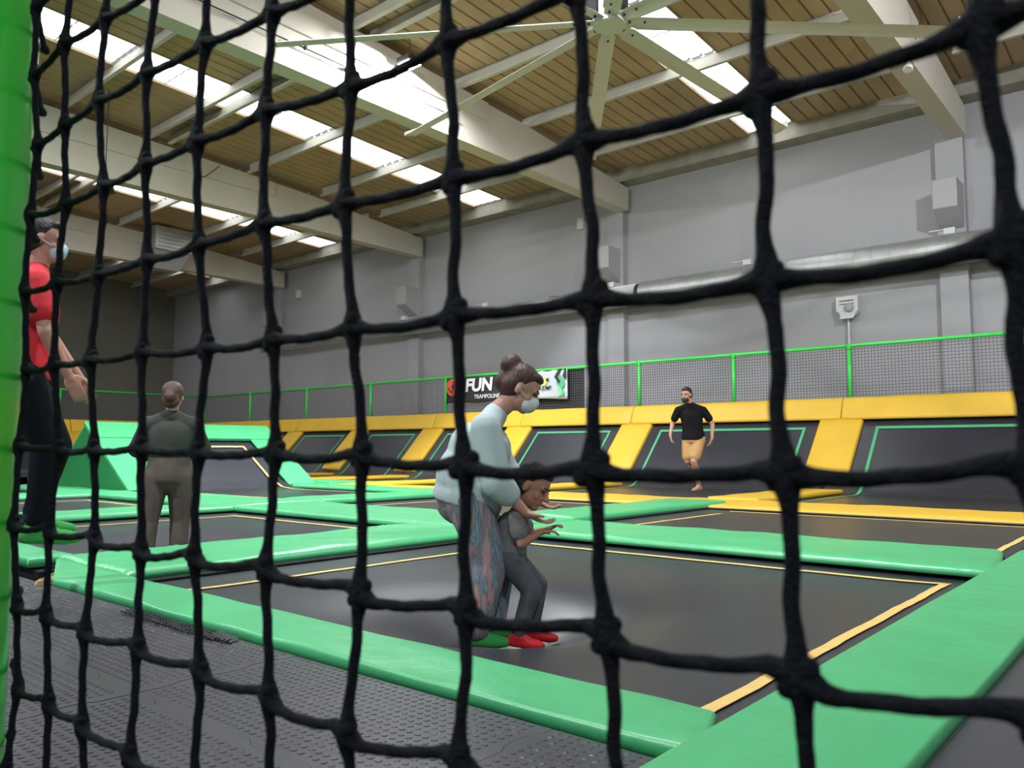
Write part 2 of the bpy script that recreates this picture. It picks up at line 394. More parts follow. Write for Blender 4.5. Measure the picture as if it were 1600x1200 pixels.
# tiles on the right of the court (smooth, outside the border pad)
for ix in range(2):
    for iy in range(7):
        x0 = -0.521 + ix * 1.0; y0 = 1.74 + iy * 1.0
        o = MB().box(x0, x0 + 0.997, y0, y0 + 0.997, -0.075, -0.033).build('tile', M['tile'], floor)

# ================================================================= TRAMPOLINE COURT
def sagf(spots):
    def f(x, y):
        return -sum(a * math.exp(-((x - sx) ** 2 + (y - sy) ** 2) / (2 * s * s)) for sx, sy, a, s in spots)
    return f
def trampoline(label, x0, x1, y0, y1, zb, line=None, spots=(), lab_line=True, res=0.10):
    t = thing('trampoline', label, 'trampoline', (0, 0, 0), 0, 'flat trampolines of the court')
    sg = sagf(spots); res = res if spots else 0.5
    def z(x, y):
        e = min(1, max(0, min(x - x0, x1 - x, y - y0, y1 - y) / 0.35))
        return zb + sg(x, y) * e - 0.012 * e
    nx = max(2, int((x1 - x0) / res)); ny = max(2, int((y1 - y0) / res)); vs = []
    for i in range(nx + 1):
        for j in range(ny + 1):
            x = x0 + (x1 - x0) * i / nx; y = y0 + (y1 - y0) * j / ny; vs.append((x, y, z(x, y)))
    fs = [(i * (ny + 1) + j, (i + 1) * (ny + 1) + j, (i + 1) * (ny + 1) + j + 1, i * (ny + 1) + j + 1) for i in range(nx) for j in range(ny)]
    link('jump_mat', vs, fs, M['mat'], t, True)
    sk = MB(); e = 0.10
    sk.box(x0 - e, x0, y0 - e, y1 + e, zb - 0.30, zb + 0.004).box(x1, x1 + e, y0 - e, y1 + e, zb - 0.30, zb + 0.004)
    sk.box(x0, x1, y0 - e, y0, zb - 0.30, zb + 0.004).box(x0, x1, y1, y1 + e, zb - 0.30, zb + 0.004)
    # frame tube and pleated skirt below the pad edge
    for a, b in (((x0, y0), (x1, y0)), ((x1, y0), (x1, y1)), ((x1, y1), (x0, y1)), ((x0, y1), (x0, y0))):
        sk.tube([(a[0], a[1], zb + 0.012), (b[0], b[1], zb + 0.012)], 0.012, 6)
    sk.build('frame', M['skirt'], t)
    if line:
        lx0, lx1, ly0, ly1, w = line; tb = MB()
        def strip(a, b, side):
            n = max(2, int((Vector(b) - Vector(a)).length / 0.12)); prev = None
            for i in range(n + 1):
                f = i / n; x = a[0] + (b[0] - a[0]) * f; y = a[1] + (b[1] - a[1]) * f
                j = 0.003 * math.sin(i * 1.1 + x) + 0.002 * math.sin(i * 2.9)
                if side == 'x': q = ((x + j, y), (x + j + w, y))
                else: q = ((x, y + j), (x, y + j + w))
                q = [(p[0], p[1], z(*p) + 0.006) for p in q]
                if prev: tb.add([prev[0], prev[1], q[1], q[0]], [(0, 1, 2, 3)])
                prev = q
        strip((lx0, ly0), (lx0, ly1), 'x'); strip((lx1 - w, ly0), (lx1 - w, ly1), 'x')
        strip((lx0, ly0), (lx1, ly0), 'y'); strip((lx0, ly1 - w), (lx1, ly1 - w), 'y')
        tag(tb.build('marking_stripe', M['tape_y'], t), 'yellow tape stripe')
    return t
SP1 = [(-2.72, 2.97, 0.17, 0.36), (-2.50, 3.12, 0.08, 0.30)]
SPW = [(-6.70, 3.33, 0.30, 0.40)]
trampoline('black jump mat with yellow outline, nearest one, where the woman and child bounce', -4.62, -1.00, 2.05, 5.46, -0.068, (-4.27, -1.115, 2.185, 5.20, 0.05), SP1)
trampoline('black jump mat with yellow outline under the woman in dark clothes', -8.95, -5.62, 2.05, 5.34, -0.068, (-8.55, -5.95, 2.21, 5.08, 0.05), SPW)
trampoline('black jump mat with yellow outline in front of the green ramp', -13.05, -9.70, 2.05, 5.34, -0.06, (-12.6, -10.1, 2.3, 5.08, 0.05))
trampoline('black jump mat at the far left behind the man in red', -17.3, -13.95, 2.05, 5.34, -0.06, (-16.9, -14.3, 2.3, 5.08, 0.05))
trampoline('black jump mat in the second row, right, just behind the nearest one', -4.72, -1.02, 6.42, 9.36, -0.05, (-4.36, -1.14, 6.62, 9.24, 0.05))
trampoline('black jump mat in the second row, behind the heads of woman and child', -8.85, -5.60, 6.42, 9.36, -0.05, (-8.5, -5.9, 6.62, 9.20, 0.05))

# green pads
pad('light green pad along the near edge of the nearest mat, beside the studded rubber floor', -5.62, -1.02, 1.745, 2.075, -0.05, 0.0, wob=0.005, r=0.016, step=0.08,
    corners=[(-4.72, 1.735), (-0.90, 1.745), (-1.02, 2.05), (-5.60, 2.075)])
pad('narrow green near-edge pad below the feet of the man in red', -9.0, -5.63, 1.92, 2.20, -0.05, 0.012, wob=0.006, r=0.02)
pad('green near-edge pad farthest left, mostly behind the green post', -13.0, -9.02, 1.92, 2.20, -0.05, 0.0, wob=0.006)
pad('wide green border pad running away on the right of the nearest mat', -0.975, -0.522, 1.42, 6.62, -0.05, 0.004, wob=0.003, r=0.014)
pad('green border pad on the right of the second row mat', -0.975, -0.522, 6.63, 11.0, -0.06, 0.0)
fo = MB()
for i in range(7):
    a = -4.76 - i * 0.05; dy_ = .03 * i
    fo.hexa([(a - .06, 1.68 + dy_, -.034), (a, 1.66 + dy_, -.034), (a, 1.80 + dy_, -.034), (a - .06, 1.80 + dy_, -.034), (a - .06, 1.69 + dy_, -.012 - .003 * i), (a, 1.68 + dy_, -.008 + .008 * math.sin(i * 2)), (a, 1.80 + dy_, -.005), (a - .06, 1.80 + dy_, -.008)])
tag(fo.build('foam_core', M['foam']), 'torn yellow foam showing at the ripped end of the green near-edge pad', 'foam')
# strips between columns
Z1 = 0.012
pad('green strip with a shiny crinkled edge, left of the nearest mat', -5.66, -4.66, 2.08, 5.30, -0.05, Z1, wob=0.007, r=0.07, step=0.022, crinkle=0.0045)
pad('green strip between the dark-clothed woman and the green ramp', -9.75, -8.90, 2.08, 5.30, -0.05, Z1, wob=0.006, r=0.045)
pad('green strip at the far left beside the man in red', -13.95, -13.05, 2.08, 5.30, -0.05, Z1, wob=0.006, r=0.045)
# row strip
pad('long green strip right behind the nearest mat, reaching the border pad', -4.70, -1.02, 5.40, 6.50, -0.045, Z1, wob=0.006, r=0.06, step=0.03, crinkle=0.0018,
    corners=[(-4.70, 5.40), (-0.90, 5.38), (-1.06, 6.52), (-4.70, 6.50)])
pad('green square of padding behind the bouncing woman where the strips cross', -5.70, -4.705, 5.27, 6.52, -0.05, Z1, wob=0.008, r=0.03)
pad('long green strip behind the mat of the woman in dark clothes', -8.86, -5.705, 5.27, 6.50, -0.05, Z1, wob=0.006, r=0.05)
pad('green square of padding at the crossing near the foot of the ramp', -9.78, -8.865, 5.27, 6.52, -0.05, Z1 + .01, wob=0.010, r=0.03)
pad('long green strip along the foot of the green ramp', -13.0, -9.785, 5.27, 6.45, -0.05, Z1, wob=0.006, r=0.05)
pad('green strip left of the ramp beneath its dark side panel', -17.3, -13.005, 5.27, 6.02, -0.05, Z1, wob=0.006, r=0.05)
# second row columns
pad('green strip in the second row ending at the yellow pad by the man in black', -5.58, -4.76, 6.53, 9.98, -0.045, 0.03, wob=0.006, r=0.05)
pad('green strip in the second row left of the bouncing woman, touching the yellow pad', -9.72, -8.86, 6.53, 9.98, -0.045, 0.03, wob=0.006, r=0.05)
pad('short green pad at the right foot of the ramp', -14.2, -9.8, 9.15, 9.95, -0.05, Z1, wob=0.006, r=0.04)
pad('small green pad end farthest back beside the ramp, on the yellow strip', -14.6, -13.3, 10.0, 10.7, -0.045, 0.05, wob=0.006, r=0.04)

# yellow strip in front of the sloped mats
YS = [(-0.4, 3.2, 'right end'), (-4.78, -0.41, 'in front of the rightmost sloped mat'), (-9.0, -4.79, 'at the feet of the man in black'), (-12.9, -9.01, 'behind the bouncing woman'),
      (-17.0, -12.91, 'left of the bouncing woman'), (-21.4, -17.01, 'near the right foot of the ramp'), (-26.9, -21.41, 'hidden mostly behind the ramp')]
for a, b, s in YS:
    pad('long yellow floor pad, ' + s, a, b, 9.42, 10.74, -0.06, 0.0, m='yellow', wob=0.005, r=0.06, name='yellow_floor_pad', group='yellow pads in front of the sloped mats')

# sloped (wall) trampolines
DIV = [-0.45, -5.0, -9.40, -12.78, -15.85, -18.98, -22.25, -25.45]
DW = 0.78
prof = [(10.72, -0.055)] + [(10.72 + (13.85 - 10.72) * i / 6, -0.060) for i in range(1, 7)]
for i in range(1, 7):
    a = R(48) * i / 6; prof.append((13.85 + 0.62 * math.sin(a), -0.06 + 0.62 * (1 - math.cos(a))))
ye, ze = prof[-1]
prof += [(ye + (15.36 - ye) * t, ze + (1.24 - ze) * t) for t in (0.35, 0.7, 1.0)]
def normal2(i):
    a = prof[max(0, i - 1)]; b = prof[min(len(prof) - 1, i + 1)]; dy, dz = b[0] - a[0], b[1] - a[1]; L = math.hypot(dy, dz); return (-dz / L, dy / L)
names = ['rightmost', 'second from the right, behind the man in black', 'right of the bouncing woman', 'half hidden behind the bouncing woman', 'left of the bouncing woman', 'second left of the bouncing woman', 'at the right edge of the ramp', 'hidden behind the green ramp']
def wall_tramp(label, xa, xb, xf=None):
    t = thing('sloped_trampoline', label, 'trampoline', (0, 0, 0), 0, 'sloped wall trampolines')
    mb = MB(); tb = MB()
    for i in range(len(prof) - 1):
        (y0, z0), (y1, z1) = prof[i], prof[i + 1]
        mb.add([(xa, y0, z0), (xb, y0, z0), (xb, y1, z1), (xa, y1, z1)], [(0, 1, 2, 3)])
    mb.build('jump_mat', M['mat'], t, True)
    w = 0.055; ins = 0.68; off = 0.008
    for i in range(1, len(prof) - 1):
        n0, n1 = normal2(i), normal2(i + 1); (y0, z0), (y1, z1) = prof[i], prof[i + 1]
        if i + 1 == len(prof) - 1: y1 -= (15.36 - ye) * 0.12; z1 -= (1.24 - ze) * 0.12
        for x in (xa + ins, xb - ins - w):
            tb.add([(x, y0 + n0[0] * off, z0 + n0[1] * off), (x + w, y0 + n0[0] * off, z0 + n0[1] * off), (x + w, y1 + n1[0] * off, z1 + n1[1] * off), (x, y1 + n1[0] * off, z1 + n1[1] * off)], [(0, 1, 2, 3)])
    s = 0.88; y1, z1 = ye + (15.36 - ye) * (1 - 0.036), ze + (1.24 - ze) * (1 - 0.036)
    yt, zt = 15.36 - (15.36 - ye) * 0.12, 1.24 - (1.24 - ze) * 0.12
    tb.add([(xa + ins, yt - .01 - .04, zt + .01 - .045), (xb - ins, yt - .01 - .04, zt + .01 - .045), (xb - ins, yt - .01, zt + .01), (xa + ins, yt - .01, zt + .01)], [(0, 1, 2, 3)])
    y0, z0 = prof[1]
    tb.add([(xa + ins, y0, z0 + .01), (xb - ins, y0, z0 + .01), (xb - ins, y0 + w, z0 + .01), (xa + ins, y0 + w, z0 + .01)], [(0, 1, 2, 3)])
    tag(tb.build('marking_stripe', M['tape_g'], t), 'thin green tape stripe')
    return t
for k in range(len(DIV) - 1):
    wall_tramp('black sloped mat with thin green outline, ' + names[k], DIV[k + 1] - 0.05, DIV[k] + 0.05)
wall_tramp('black sloped mat at the far right end beyond the last yellow divider', -0.55, 3.2)
wall_tramp('black sloped mat with thin green outline, hidden behind the green ramp', -28.0, -25.4)

def slope_pad(mb, xa, xb, s0, s1, th=0.06, wob=0.0):
    """pad lying on the slope between heights s0..s1 with rounded long edges"""
    dy, dz = (15.36 - ye), (1.24 - ze); L = math.hypot(dy, dz); ny, nz = -dz / L, dy / L; r = 0.035
    def pt(z): return ye + dy * (z - ze) / dz
    rows = []
    zs = [s0, s0 + 0.015] + [s0 + (s1 - s0) * i / 5 for i in range(1, 5)] + [s1 - 0.015, s1]
    xs = [(xa, 0), (xa, .6), (xa + .012, .9), (xa + r, 1)] + [(xa + r + (xb - xa - 2 * r) * i / 3, 1) for i in (1, 2)] + [(xb - r, 1), (xb - .012, .9), (xb, .6), (xb, 0)]
    for i, z in enumerate(zs):
        e = 0.6 if i in (0, len(zs) - 1) else 1
        rows.append([(x, pt(z) + ny * th * h * e + wob * hn(x, z), z + nz * th * h * e) for x, h in xs])
    n = len(xs); vs = [v for r_ in rows for v in r_]
    fs = [(i * n + j, i * n + j + 1, (i + 1) * n + j + 1, (i + 1) * n + j) for i in range(len(zs) - 1) for j in range(n - 1)]
    fs += [tuple(range(n - 1, -1, -1)), tuple(range((len(zs) - 1) * n, len(zs) * n))]
    return mb.add(vs, fs)
dn = ['at the far right edge', 'right of the man in black', 'left of the man in black', 'just right of the bouncing woman', 'just left of the bouncing woman', 'second left of the bouncing woman', 'third left of the bouncing woman', 'partly behind the ramp']
for k, c in enumerate(DIV):
    t = thing('divider_pad', 'yellow divider pad between sloped mats, ' + dn[k], 'pad', (0, 0, 0), 0, 'yellow divider pads')
    slope_pad(MB(), c - DW / 2, c + DW / 2, 0.10, 1.30, 0.075).build('sloped_pad', M['yellow'], t, True)
    puffy('flat_pad', c - DW / 2, c + DW / 2, 10.62, 14.12, -0.05, 0.025, M['yellow'], t, r=0.04, wob=0.006)
TJ = [3.2] + [-0.45, -5.0, -9.55, -12.75, -15.85, -19.05, -22.3, -25.5, -28.4]
tn = ['beyond the right edge', 'at the right edge', 'right of the man in black', 'above the head of the child', 'behind the bouncing woman', 'left of the bouncing woman', 'second left of the bouncing woman', 'third left of the bouncing woman', 'above the ramp']
def rim_pad(xa, xb):
    cs = [(15.34, 1.25), (15.27, 1.245), (15.245, 1.27), (15.26, 1.31), (15.32, 1.45), (15.385, 1.60), (15.42, 1.655), (15.47, 1.67), (15.51, 1.65), (15.50, 1.60)]
    xs = [(xa, .75), (xa + .01, .93), (xa + .04, 1)] + [(xa + .04 + (xb - xa - .08) * i / 8, 1) for i in range(1, 8)] + [(xb - .04, 1), (xb - .01, .93), (xb, .75)]
    cy, cz = 15.40, 1.45; vs = []; n = len(cs)
    for x, q in xs:
        for y, z in cs: vs.append((x, cy + (y - cy) * q + .006 * hn(x, z) * (q == 1), cz + (z - cz) * (q * .3 + .7) + (.008 * hn(x * .8, 1) if z > 1.5 else 0)))
    m = len(xs); fs = [(i * n + j, i * n + (j + 1) % n, (i + 1) * n + (j + 1) % n, (i + 1) * n + j) for i in range(m - 1) for j in range(n)]
    fs += [tuple(range(n - 1, -1, -1)), tuple(range((m - 1) * n, m * n))]
    return MB().add(vs, fs)
for k in range(len(TJ) - 1):
    t = tag(rim_pad(TJ[k + 1] + 0.006, TJ[k] - 0.006).build('top_pad', M['yellow'], None, True), 'yellow pad along the top of the slope, ' + tn[k], 'pad', 'yellow pads along the top of the slope')

# left side slope (same build turned by a quarter): runs along X = -28
def rotcopy(o, corner):
    c = copy_tree(o); c.parent = None
    c.rotation_euler = (0, 0, R(90)); c.location = corner; return c
src_t = [o for o in bpy.data.objects if o.name.startswith('sloped_trampoline')][1]
# local X -9.0..-5.0 , Y 10.7..15.4  -> rotated 90deg: x' = -y + cx ; y' = x + cy
for k in range(4):
    c = rotcopy(src_t, (-12.95, 15.75 - 4.4 * k, 0)); c['label'] = 'black sloped mat of the left side slope, ' + ['by the corner', 'behind the ramp', 'behind the man in red', 'nearest, behind the green post'][k]
srcd = [o for o in bpy.data.objects if o.name.startswith('divider_pad')][2]
srct = [o for o in bpy.data.objects if o.name.startswith('top_pad')][2]
for k in range(5):
    c = rotcopy(srcd, (-12.95, 20.15 - 4.4 * k, 0)); c['label'] = 'yellow divider pad of the left side slope, ' + ['in the corner', 'behind the ramp', 'visible between man in red and ramp', 'behind the man in red', 'behind the green post'][k]
    c = rotcopy(srct, (-12.95, 20.30 - 4.56 * k, 0)); c['label'] = 'yellow top pad of the left side slope, ' + ['in the corner', 'above the ramp', 'between man in red and ramp', 'behind the man in red', 'behind the green post'][k]

# skirts hiding the underside of the slope
struct('wall_slope', MB().box(-28.4, 3.2, 15.52, 15.56, -0.6, 1.5).box(-28.55, -28.50, -9, 15.5, -0.6, 1.5), M['skirt'])

# ================================================================= RAMP (free-standing angled trampoline)
ramp = thing('angled_trampoline', 'free-standing green padded ramp with a black sloped mat and yellow outline', 'trampoline')
XB, XT, ZT, XK = -13.45, -15.22, 1.10, -16.75
y0r, y1r = 6.02, 9.72
shaded_green = mat('green_vinyl_shaded', (0.02, 0.215, 0.07), 0.5, bump=0.1, bscale=5)  # shade of the side turned away from the light, put into the green
for ya, yb in ((y0r, y0r + .05), (y1r - .05, y1r)):
    bd = MB().add([(XB, ya, 0), (XT, ya, ZT), (XK, ya, 0), (XB, yb, 0), (XT, yb, ZT), (XK, yb, 0)], [(0, 1, 2), (5, 4, 3), (0, 3, 4, 1), (1, 4, 5, 2)])
    bevel(bd.build('side_panel', shaded_green, ramp), 0.01)
bk = MB().hexa([(XK, y0r, 0), (XK + .05, y0r, 0), (XK + .05, y1r, 0), (XK, y1r, 0), (XT - .05, y0r, ZT), (XT, y0r, ZT), (XT, y1r, ZT), (XT - .05, y1r, ZT)])
bk.build('back_panel', M['green'], ramp)
def rp(s, y, h): # s 0 bottom .. 1 top along the ramp, h out of surface
    L = math.hypot(XT - XB, ZT); nx, nz = ZT / L, (XB - XT) / L
    return (XB + (XT - XB) * s + nx * h, y, ZT * s + nz * h)
def ramp_pad(name, s0, s1, ya, yb, th, m, sl0=0, sl1=0):
    mb = MB(); r = 0.02
    q = [rp(s0, ya, 0), rp(s0, yb, 0), rp(s1, yb, 0), rp(s1, ya, 0), rp(s0, ya, th), rp(s0, yb, th), rp(s1, yb, th), rp(s1, ya, th)]
    o = mb.hexa(q).build(name, m, ramp); bevel(o, 0.02, 3); return o
ramp_pad('edge_pad', -0.02, 0.82, y0r, y0r + 0.72, 0.05, M['green'])
ramp_pad('edge_pad', -0.02, 0.82, y1r - 0.62, y1r, 0.05, M['green'])
ramp_pad('edge_pad', 0.77, 1.03, y0r - 0.02, y1r + 0.02, 0.075, M['green'])
mb = MB(); ys0, ys1 = y0r + 0.70, y1r - 0.60
mp_ = [(-9.80, -0.05), (-12.9, -0.055), (-13.3, -0.02), rp(0.12, 0, -.03)[::2], rp(0.5, 0, -.02)[::2], rp(0.84, 0, -.02)[::2]]
for (xa, za), (xb, zb) in zip(mp_, mp_[1:]): mb.add([(xa, ys0 - .25 * (xa > -13), za), (xa, ys1, za), (xb, ys1, zb), (xb, ys0 - .25 * (xb > -13), zb)], [(3, 2, 1, 0)])
mb.build('jump_mat', M['mat'], ramp, True)
sb = MB(); tp = [(-10.0, -0.035), (-12.9, -0.045), (-13.25, -0.015), rp(0.13, 0, 0.0)[::2], rp(0.5, 0, 0.0)[::2], rp(0.68, 0, 0.0)[::2]]
for yy in (ys0 + 0.18, ys1 - 0.30):
    for (xa, za), (xb, zb) in zip(tp, tp[1:]): sb.add([(xa, yy, za), (xa, yy + .05, za), (xb, yy + .05, zb), (xb, yy, zb)], [(3, 2, 1, 0)])
(xa, za), (xb, zb) = rp(0.66, 0, 0.003)[::2], rp(0.685, 0, 0.003)[::2]
sb.add([(xa, ys0 + .18, za), (xa, ys1 - .25, za), (xb, ys1 - .25, zb), (xb, ys0 + .18, zb)], [(3, 2, 1, 0)])
tag(sb.build('marking_stripe', M['tape_y'], ramp), 'yellow tape stripe')

# ================================================================= RAILINGS with netting
def railing(label, a, b, posts, z0, z1, net=True, drop=0.0):
    """a,b end points in plan"""
    t = thing('safety_railing', label, 'railing')
    a = Vector(a); b = Vector(b); d = (b - a).normalized(); L = (b - a).length
    MB().tube([(a.x, a.y, z1), (b.x, b.y, z1)], 0.034, 12).build('top_rail', M['rail'], t, True)
    for p in posts:
        q = a + d * p
        MB().tube([(q.x, q.y, z0), (q.x, q.y, z1 - 0.02)], 0.036, 12).tube([(q.x, q.y, z1 - .07), (q.x, q.y, z1 - .03)], 0.046, 12).build('post', M['rail'], t, True)
        if 0 < p < L: MB().tube([(q.x - d.x * .05, q.y - d.y * .05, z1), (q.x + d.x * .05, q.y + d.y * .05, z1)], 0.040, 12).build('rail_joint', M['rail'], t, True)
    if net:
        n = MB(); c = 0.058; k = int(L / c); h = int((z1 - z0) / c); off = Vector((-d.y, d.x)) * -0.04
        for i in range(k + 1):
            q = a + d * (i * c) + off; n.bar((q.x, q.y, z0 - .02), (q.x, q.y, z1), 0.009, 0.006, up=(d.x, d.y, 0))
        for j in range(h + 1):
            zz = z0 + j * c
            for s0 in [i * 3.0 for i in range(int(L / 3) + 1)]:
                q0 = a + d * s0 + off; q1 = a + d * min(L, s0 + 3.0) + off; sgn = 0.006 * math.sin(s0 + j)
                n.bar((q0.x, q0.y, zz), (q1.x, q1.y, zz + sgn), 0.006, 0.009)
        tag(n.build('netting', M['net'], t), 'fine grey mesh netting', kind='stuff')
    return t
PX = [2.0, -0.3, -2.6, -4.90, -7.22, -9.48, -12.59, -15.62, -18.80, -22.03, -25.38]
railing('long green tube railing with grey netting in front of the back wall', (3.2, 15.55), (-28.5, 15.55), [3.2 - p for p in PX if p != -2.6], 1.60, 2.65)
railing('green tube railing of the left side deck, turning the corner', (-28.5, 15.55), (-28.5, -1), [0.02, 2.44, 5.1, 8.4, 11.7, 15], 1.60, 2.65)

# ================================================================= SPIRAL DUCT on the back wall
duct = thing('ventilation_duct', 'silver spiral ventilation duct running along the upper back wall', 'duct')
for xa, xb, r in ((4.5, -10.45, 0.30), (-11.75, -19.5, 0.235), (-19.9, -27.5, 0.19)):
    pts = []; rad = []; L = abs(xb - xa); n = int(L / 0.34)
    for i in range(n):
        x = xa - i * (L / n)
        pts += [(x, 17.38, 4.62), (x - .012, 17.38, 4.62), (x - .016, 17.38, 4.62), (x - L / n + .004, 17.38, 4.62)]; rad += [r + .006, r + .006, r, r]
    MB().tube(pts, rad, 40).build('duct_section', M['steel'], duct)
MB().tube([(-19.45, 17.38, 4.62), (-19.95, 17.38, 4.62)], [0.24, 0.19], 24).build('reducer', M['steel'], duct, True)
MB().tube([(-27.5, 17.38, 4.62), (-27.56, 17.38, 4.62)], [0.20, 0.20], 24).build('end_cap', M['steel'], duct)
df = MB(); n = 24
MB().tube([(-10.45, 17.38, 4.62), (-11.75, 17.38, 4.62)], 0.262, 24).build('perforated_section', M['dark'], duct, True)
for i in range(14):   # bright lattice of the perforated outlet
    for j in range(10):
        a = R(28 + j * 17); x = -10.55 - i * 0.085
        c0 = Vector((x - .03, 17.38 + math.cos(a + math.pi / 2) * 0.27, 4.62 + math.sin(a + math.pi / 2) * 0.27))
        for sg in (-1, 1):
            a2 = a + R(8.5) * sg + math.pi / 2
            c1 = Vector((x - .085 / 2 - .03, 17.38 + math.cos(a2) * 0.27, 4.62 + math.sin(a2) * 0.27))
            df.bar(c0, c1, 0.02, 0.02)
            df.bar(c1, (x - .085 - .03, c0.y, c0.z), 0.02, 0.02)
tag(df.build('lattice', M['white'], duct), 'white lattice outlet')
for x in (-1.2, -5.0, -8.6, -13.5, -17.5, -21.5, -25.5):
    MB().bar((x, 17.38, 4.93), (x, 17.98, 5.0), 0.03).bar((x, 17.38, 4.93), (x, 17.38, 4.6), 0.03).build('bracket', M['steel'], duct)

# ================================================================= WALL FIXTURES
def wall_box(x0, x1, zt, label):
    o = MB().hexa([(x0, 17.22, zt - .58), (x1, 17.22, zt - .58), (x1, 17.80, zt - .92), (x0, 17.80, zt - .92), (x0, 17.22, zt), (x1, 17.22, zt), (x1, 17.80, zt), (x0, 17.80, zt)]).build('wall_speaker', M['box'])
    bevel(o, 0.012); tag(o, label, 'speaker', 'grey boxes on the wall pillars')
wall_box(-3.74, -3.30, 6.02, 'grey box with slanted underside on the right wall pillar')
wall_box(-11.82, -11.38, 6.00, 'grey box with slanted underside on the middle wall pillar')
wall_box(-19.62, -19.18, 5.95, 'grey box with slanted underside on the wall pillar left of the bouncing woman')
wall_box(-27.4, -26.95, 6.0, 'grey box with slanted underside on the far left wall pillar')
def spot(x, z, label):
    t = thing('wall_spotlight', label, 'lamp', (x, 17.5, z), 0, 'small spotlights above the duct')
    MB().bar((0, 0.45, 0.02), (0, 0.0, -0.02), 0.025).build('arm', M['white'], t)
    bevel(MB().box(-0.10, 0.10, -0.10, 0.04, -0.08, 0.05).build('housing', M['white'], t), 0.01)
    MB().box(-0.38, -0.08, -0.02, 0.03, 0.03, 0.05).build('reflector_strip', M['white'], t)
for x, z, l in ((-3.5, 5.02, 'small spotlight under the right grey box'), (-7.7, 5.03, 'small spotlight on the duct right of the middle pillar'), (-11.45, 5.0, 'small spotlight under the middle grey box'),
                (-15.9, 4.98, 'small spotlight on the duct halfway between two pillars'), (-19.5, 4.97, 'small spotlight under the grey box left of the bouncing woman')): spot(x, z, l)
em = thing('alarm_unit', 'white alarm unit with round knob on a thin pole above the railing', 'alarm', (-5.62, 17.85, 3.78))
bevel(MB().box(-0.24, 0.22, -0.05, 0.14, -0.10, 0.24).build('housing', M['white'], em), 0.015)
MB().hexa([(-.14, -.12, -.26), (.14, -.12, -.26), (.22, .1, -.10), (-.22, .1, -.10), (-.12, -.12, -.2), (.12, -.12, -.2), (.2, -.05, -.08), (-.2, -.05, -.08)]).build('hood', M['white'], em)
MB().ell((0.05, -0.10, -0.02), (0.10, 0.05, 0.10)).build('knob', M['box'], em, True)
MB().box(-.16, .14, -.056, -.05, .13, .15).box(-.16, .14, -.056, -.05, .06, .075).build('slot', M['dark'], em)
MB().tube([(0, 0.03, -0.2), (0, 0.03, -2.1)], 0.022, 8).build('pole', M['white'], em)
for loc, lab in (((-12.75, 17.95, 6.96), 'small white box high on the back wall beside the middle pillar'), ((-26.1, 17.95, 6.65), 'small white box high on the back wall at the left')):
    t = thing('junction_box', lab, 'box', loc)
    bevel(MB().box(-0.11, 0.11, -0.07, 0.05, -0.16, 0.16).build('housing', M['white'], t), 0.012)
    MB().box(-.09, .09, -.085, -.07, -.13, .13).build('lid', M['white'], t)
t = thing('security_camera', 'small security camera on the back wall at the left', 'camera', (-22.45, 17.9, 4.0))
MB().box(-.06, .06, 0, .1, -.06, .1).bar((0, 0.05, 0.0), (0, -0.12, -0.05), 0.03).build('bracket', M['white'], t)
MB().tube([(0, 0.0, -0.06), (0, -0.28, -0.12)], 0.07, 12).build('housing', M['white'], t, True)
MB().tube([(0, -0.27, -0.115), (0, -0.30, -0.122)], 0.045, 12).build('lens', M['dark'], t, True)

# ================================================================= BANNERS hanging on the railing
def text(body, size, loc, m, parent, offset=0.0, shear=0.0, rot=0.0, name='lettering', sx=1.0):
    cu = bpy.data.curves.new(name, 'FONT'); cu.body = body; cu.size = size; cu.offset = offset; cu.shear = shear; cu.extrude = 0.002
    cu.align_x = 'CENTER'; cu.align_y = 'CENTER'; cu.materials.append(m)
    o = bpy.data.objects.new(name, cu); C.objects.link(o); o.parent = parent; o.location = loc; o.rotation_euler = (R(90), 0, 0)
    o.rotation_euler = (Matrix.Rotation(R(90), 3, 'X') @ Matrix.Rotation(rot, 3, 'Z')).to_euler(); o.scale = (sx, 1, 1)
    me = bpy.data.meshes.new_from_object(o); mat4 = (o.rotation_euler.copy(), o.location.copy()); bpy.data.objects.remove(o)
    o2 = bpy.data.objects.new(name, me); C.objects.link(o2); o2.parent = parent; o2.location = mat4[1]; o2.rotation_euler = mat4[0]; o2.scale = (sx, 1, 1); return o2
def sheet(name, w, z0, z1, m, parent, n=24, amp=0.012):
    vs = []; fs = []
    for i in range(n + 1):
        for j in range(9):
            x = w * i / n; z = z0 + (z1 - z0) * j / 8
            sagt = 0.035 * math.sin(math.pi * (i / n * 3 % 1)) * (j == 8)
            vs.append((x, amp * hn(x * 1.2, z * 2) * (1 - j / 8 * .5), z - sagt + 0.02 * math.sin(x * 4) * (j == 0)))
    fs = [(i * 9 + j, (i + 1) * 9 + j, (i + 1) * 9 + j + 1, i * 9 + j + 1) for i in range(n) for j in range(8)]
    o = link(name, vs, fs, m, parent, True); md = o.modifiers.new('s', 'SOLIDIFY'); md.thickness = 0.004; return o
bn = thing('banner', 'black banner with orange disc and white FUN lettering on the railing', 'banner', (-15.50, 15.46, 0))
sheet('cloth', 2.85, 1.93, 2.62, M['bblack'], bn)
def disc(r, m, loc, parent, name='disc', n=40, sx=1.0):
    vs = [(loc[0], loc[1], loc[2])] + [(loc[0] + r * sx * math.cos(2 * math.pi * i / n), loc[1], loc[2] + r * math.sin(2 * math.pi * i / n)) for i in range(n)]
    return link(name, vs, [(0, 1 + i, 1 + (i + 1) % n) for i in range(n)], m, parent)
disc(0.235, M['orange'], (0.24, -0.03, 2.36), bn, sx=1.0)
text('Let', 0.26, (0.24, -0.04, 2.36), M['bblack'], bn, 0.004, 0.2, R(50))
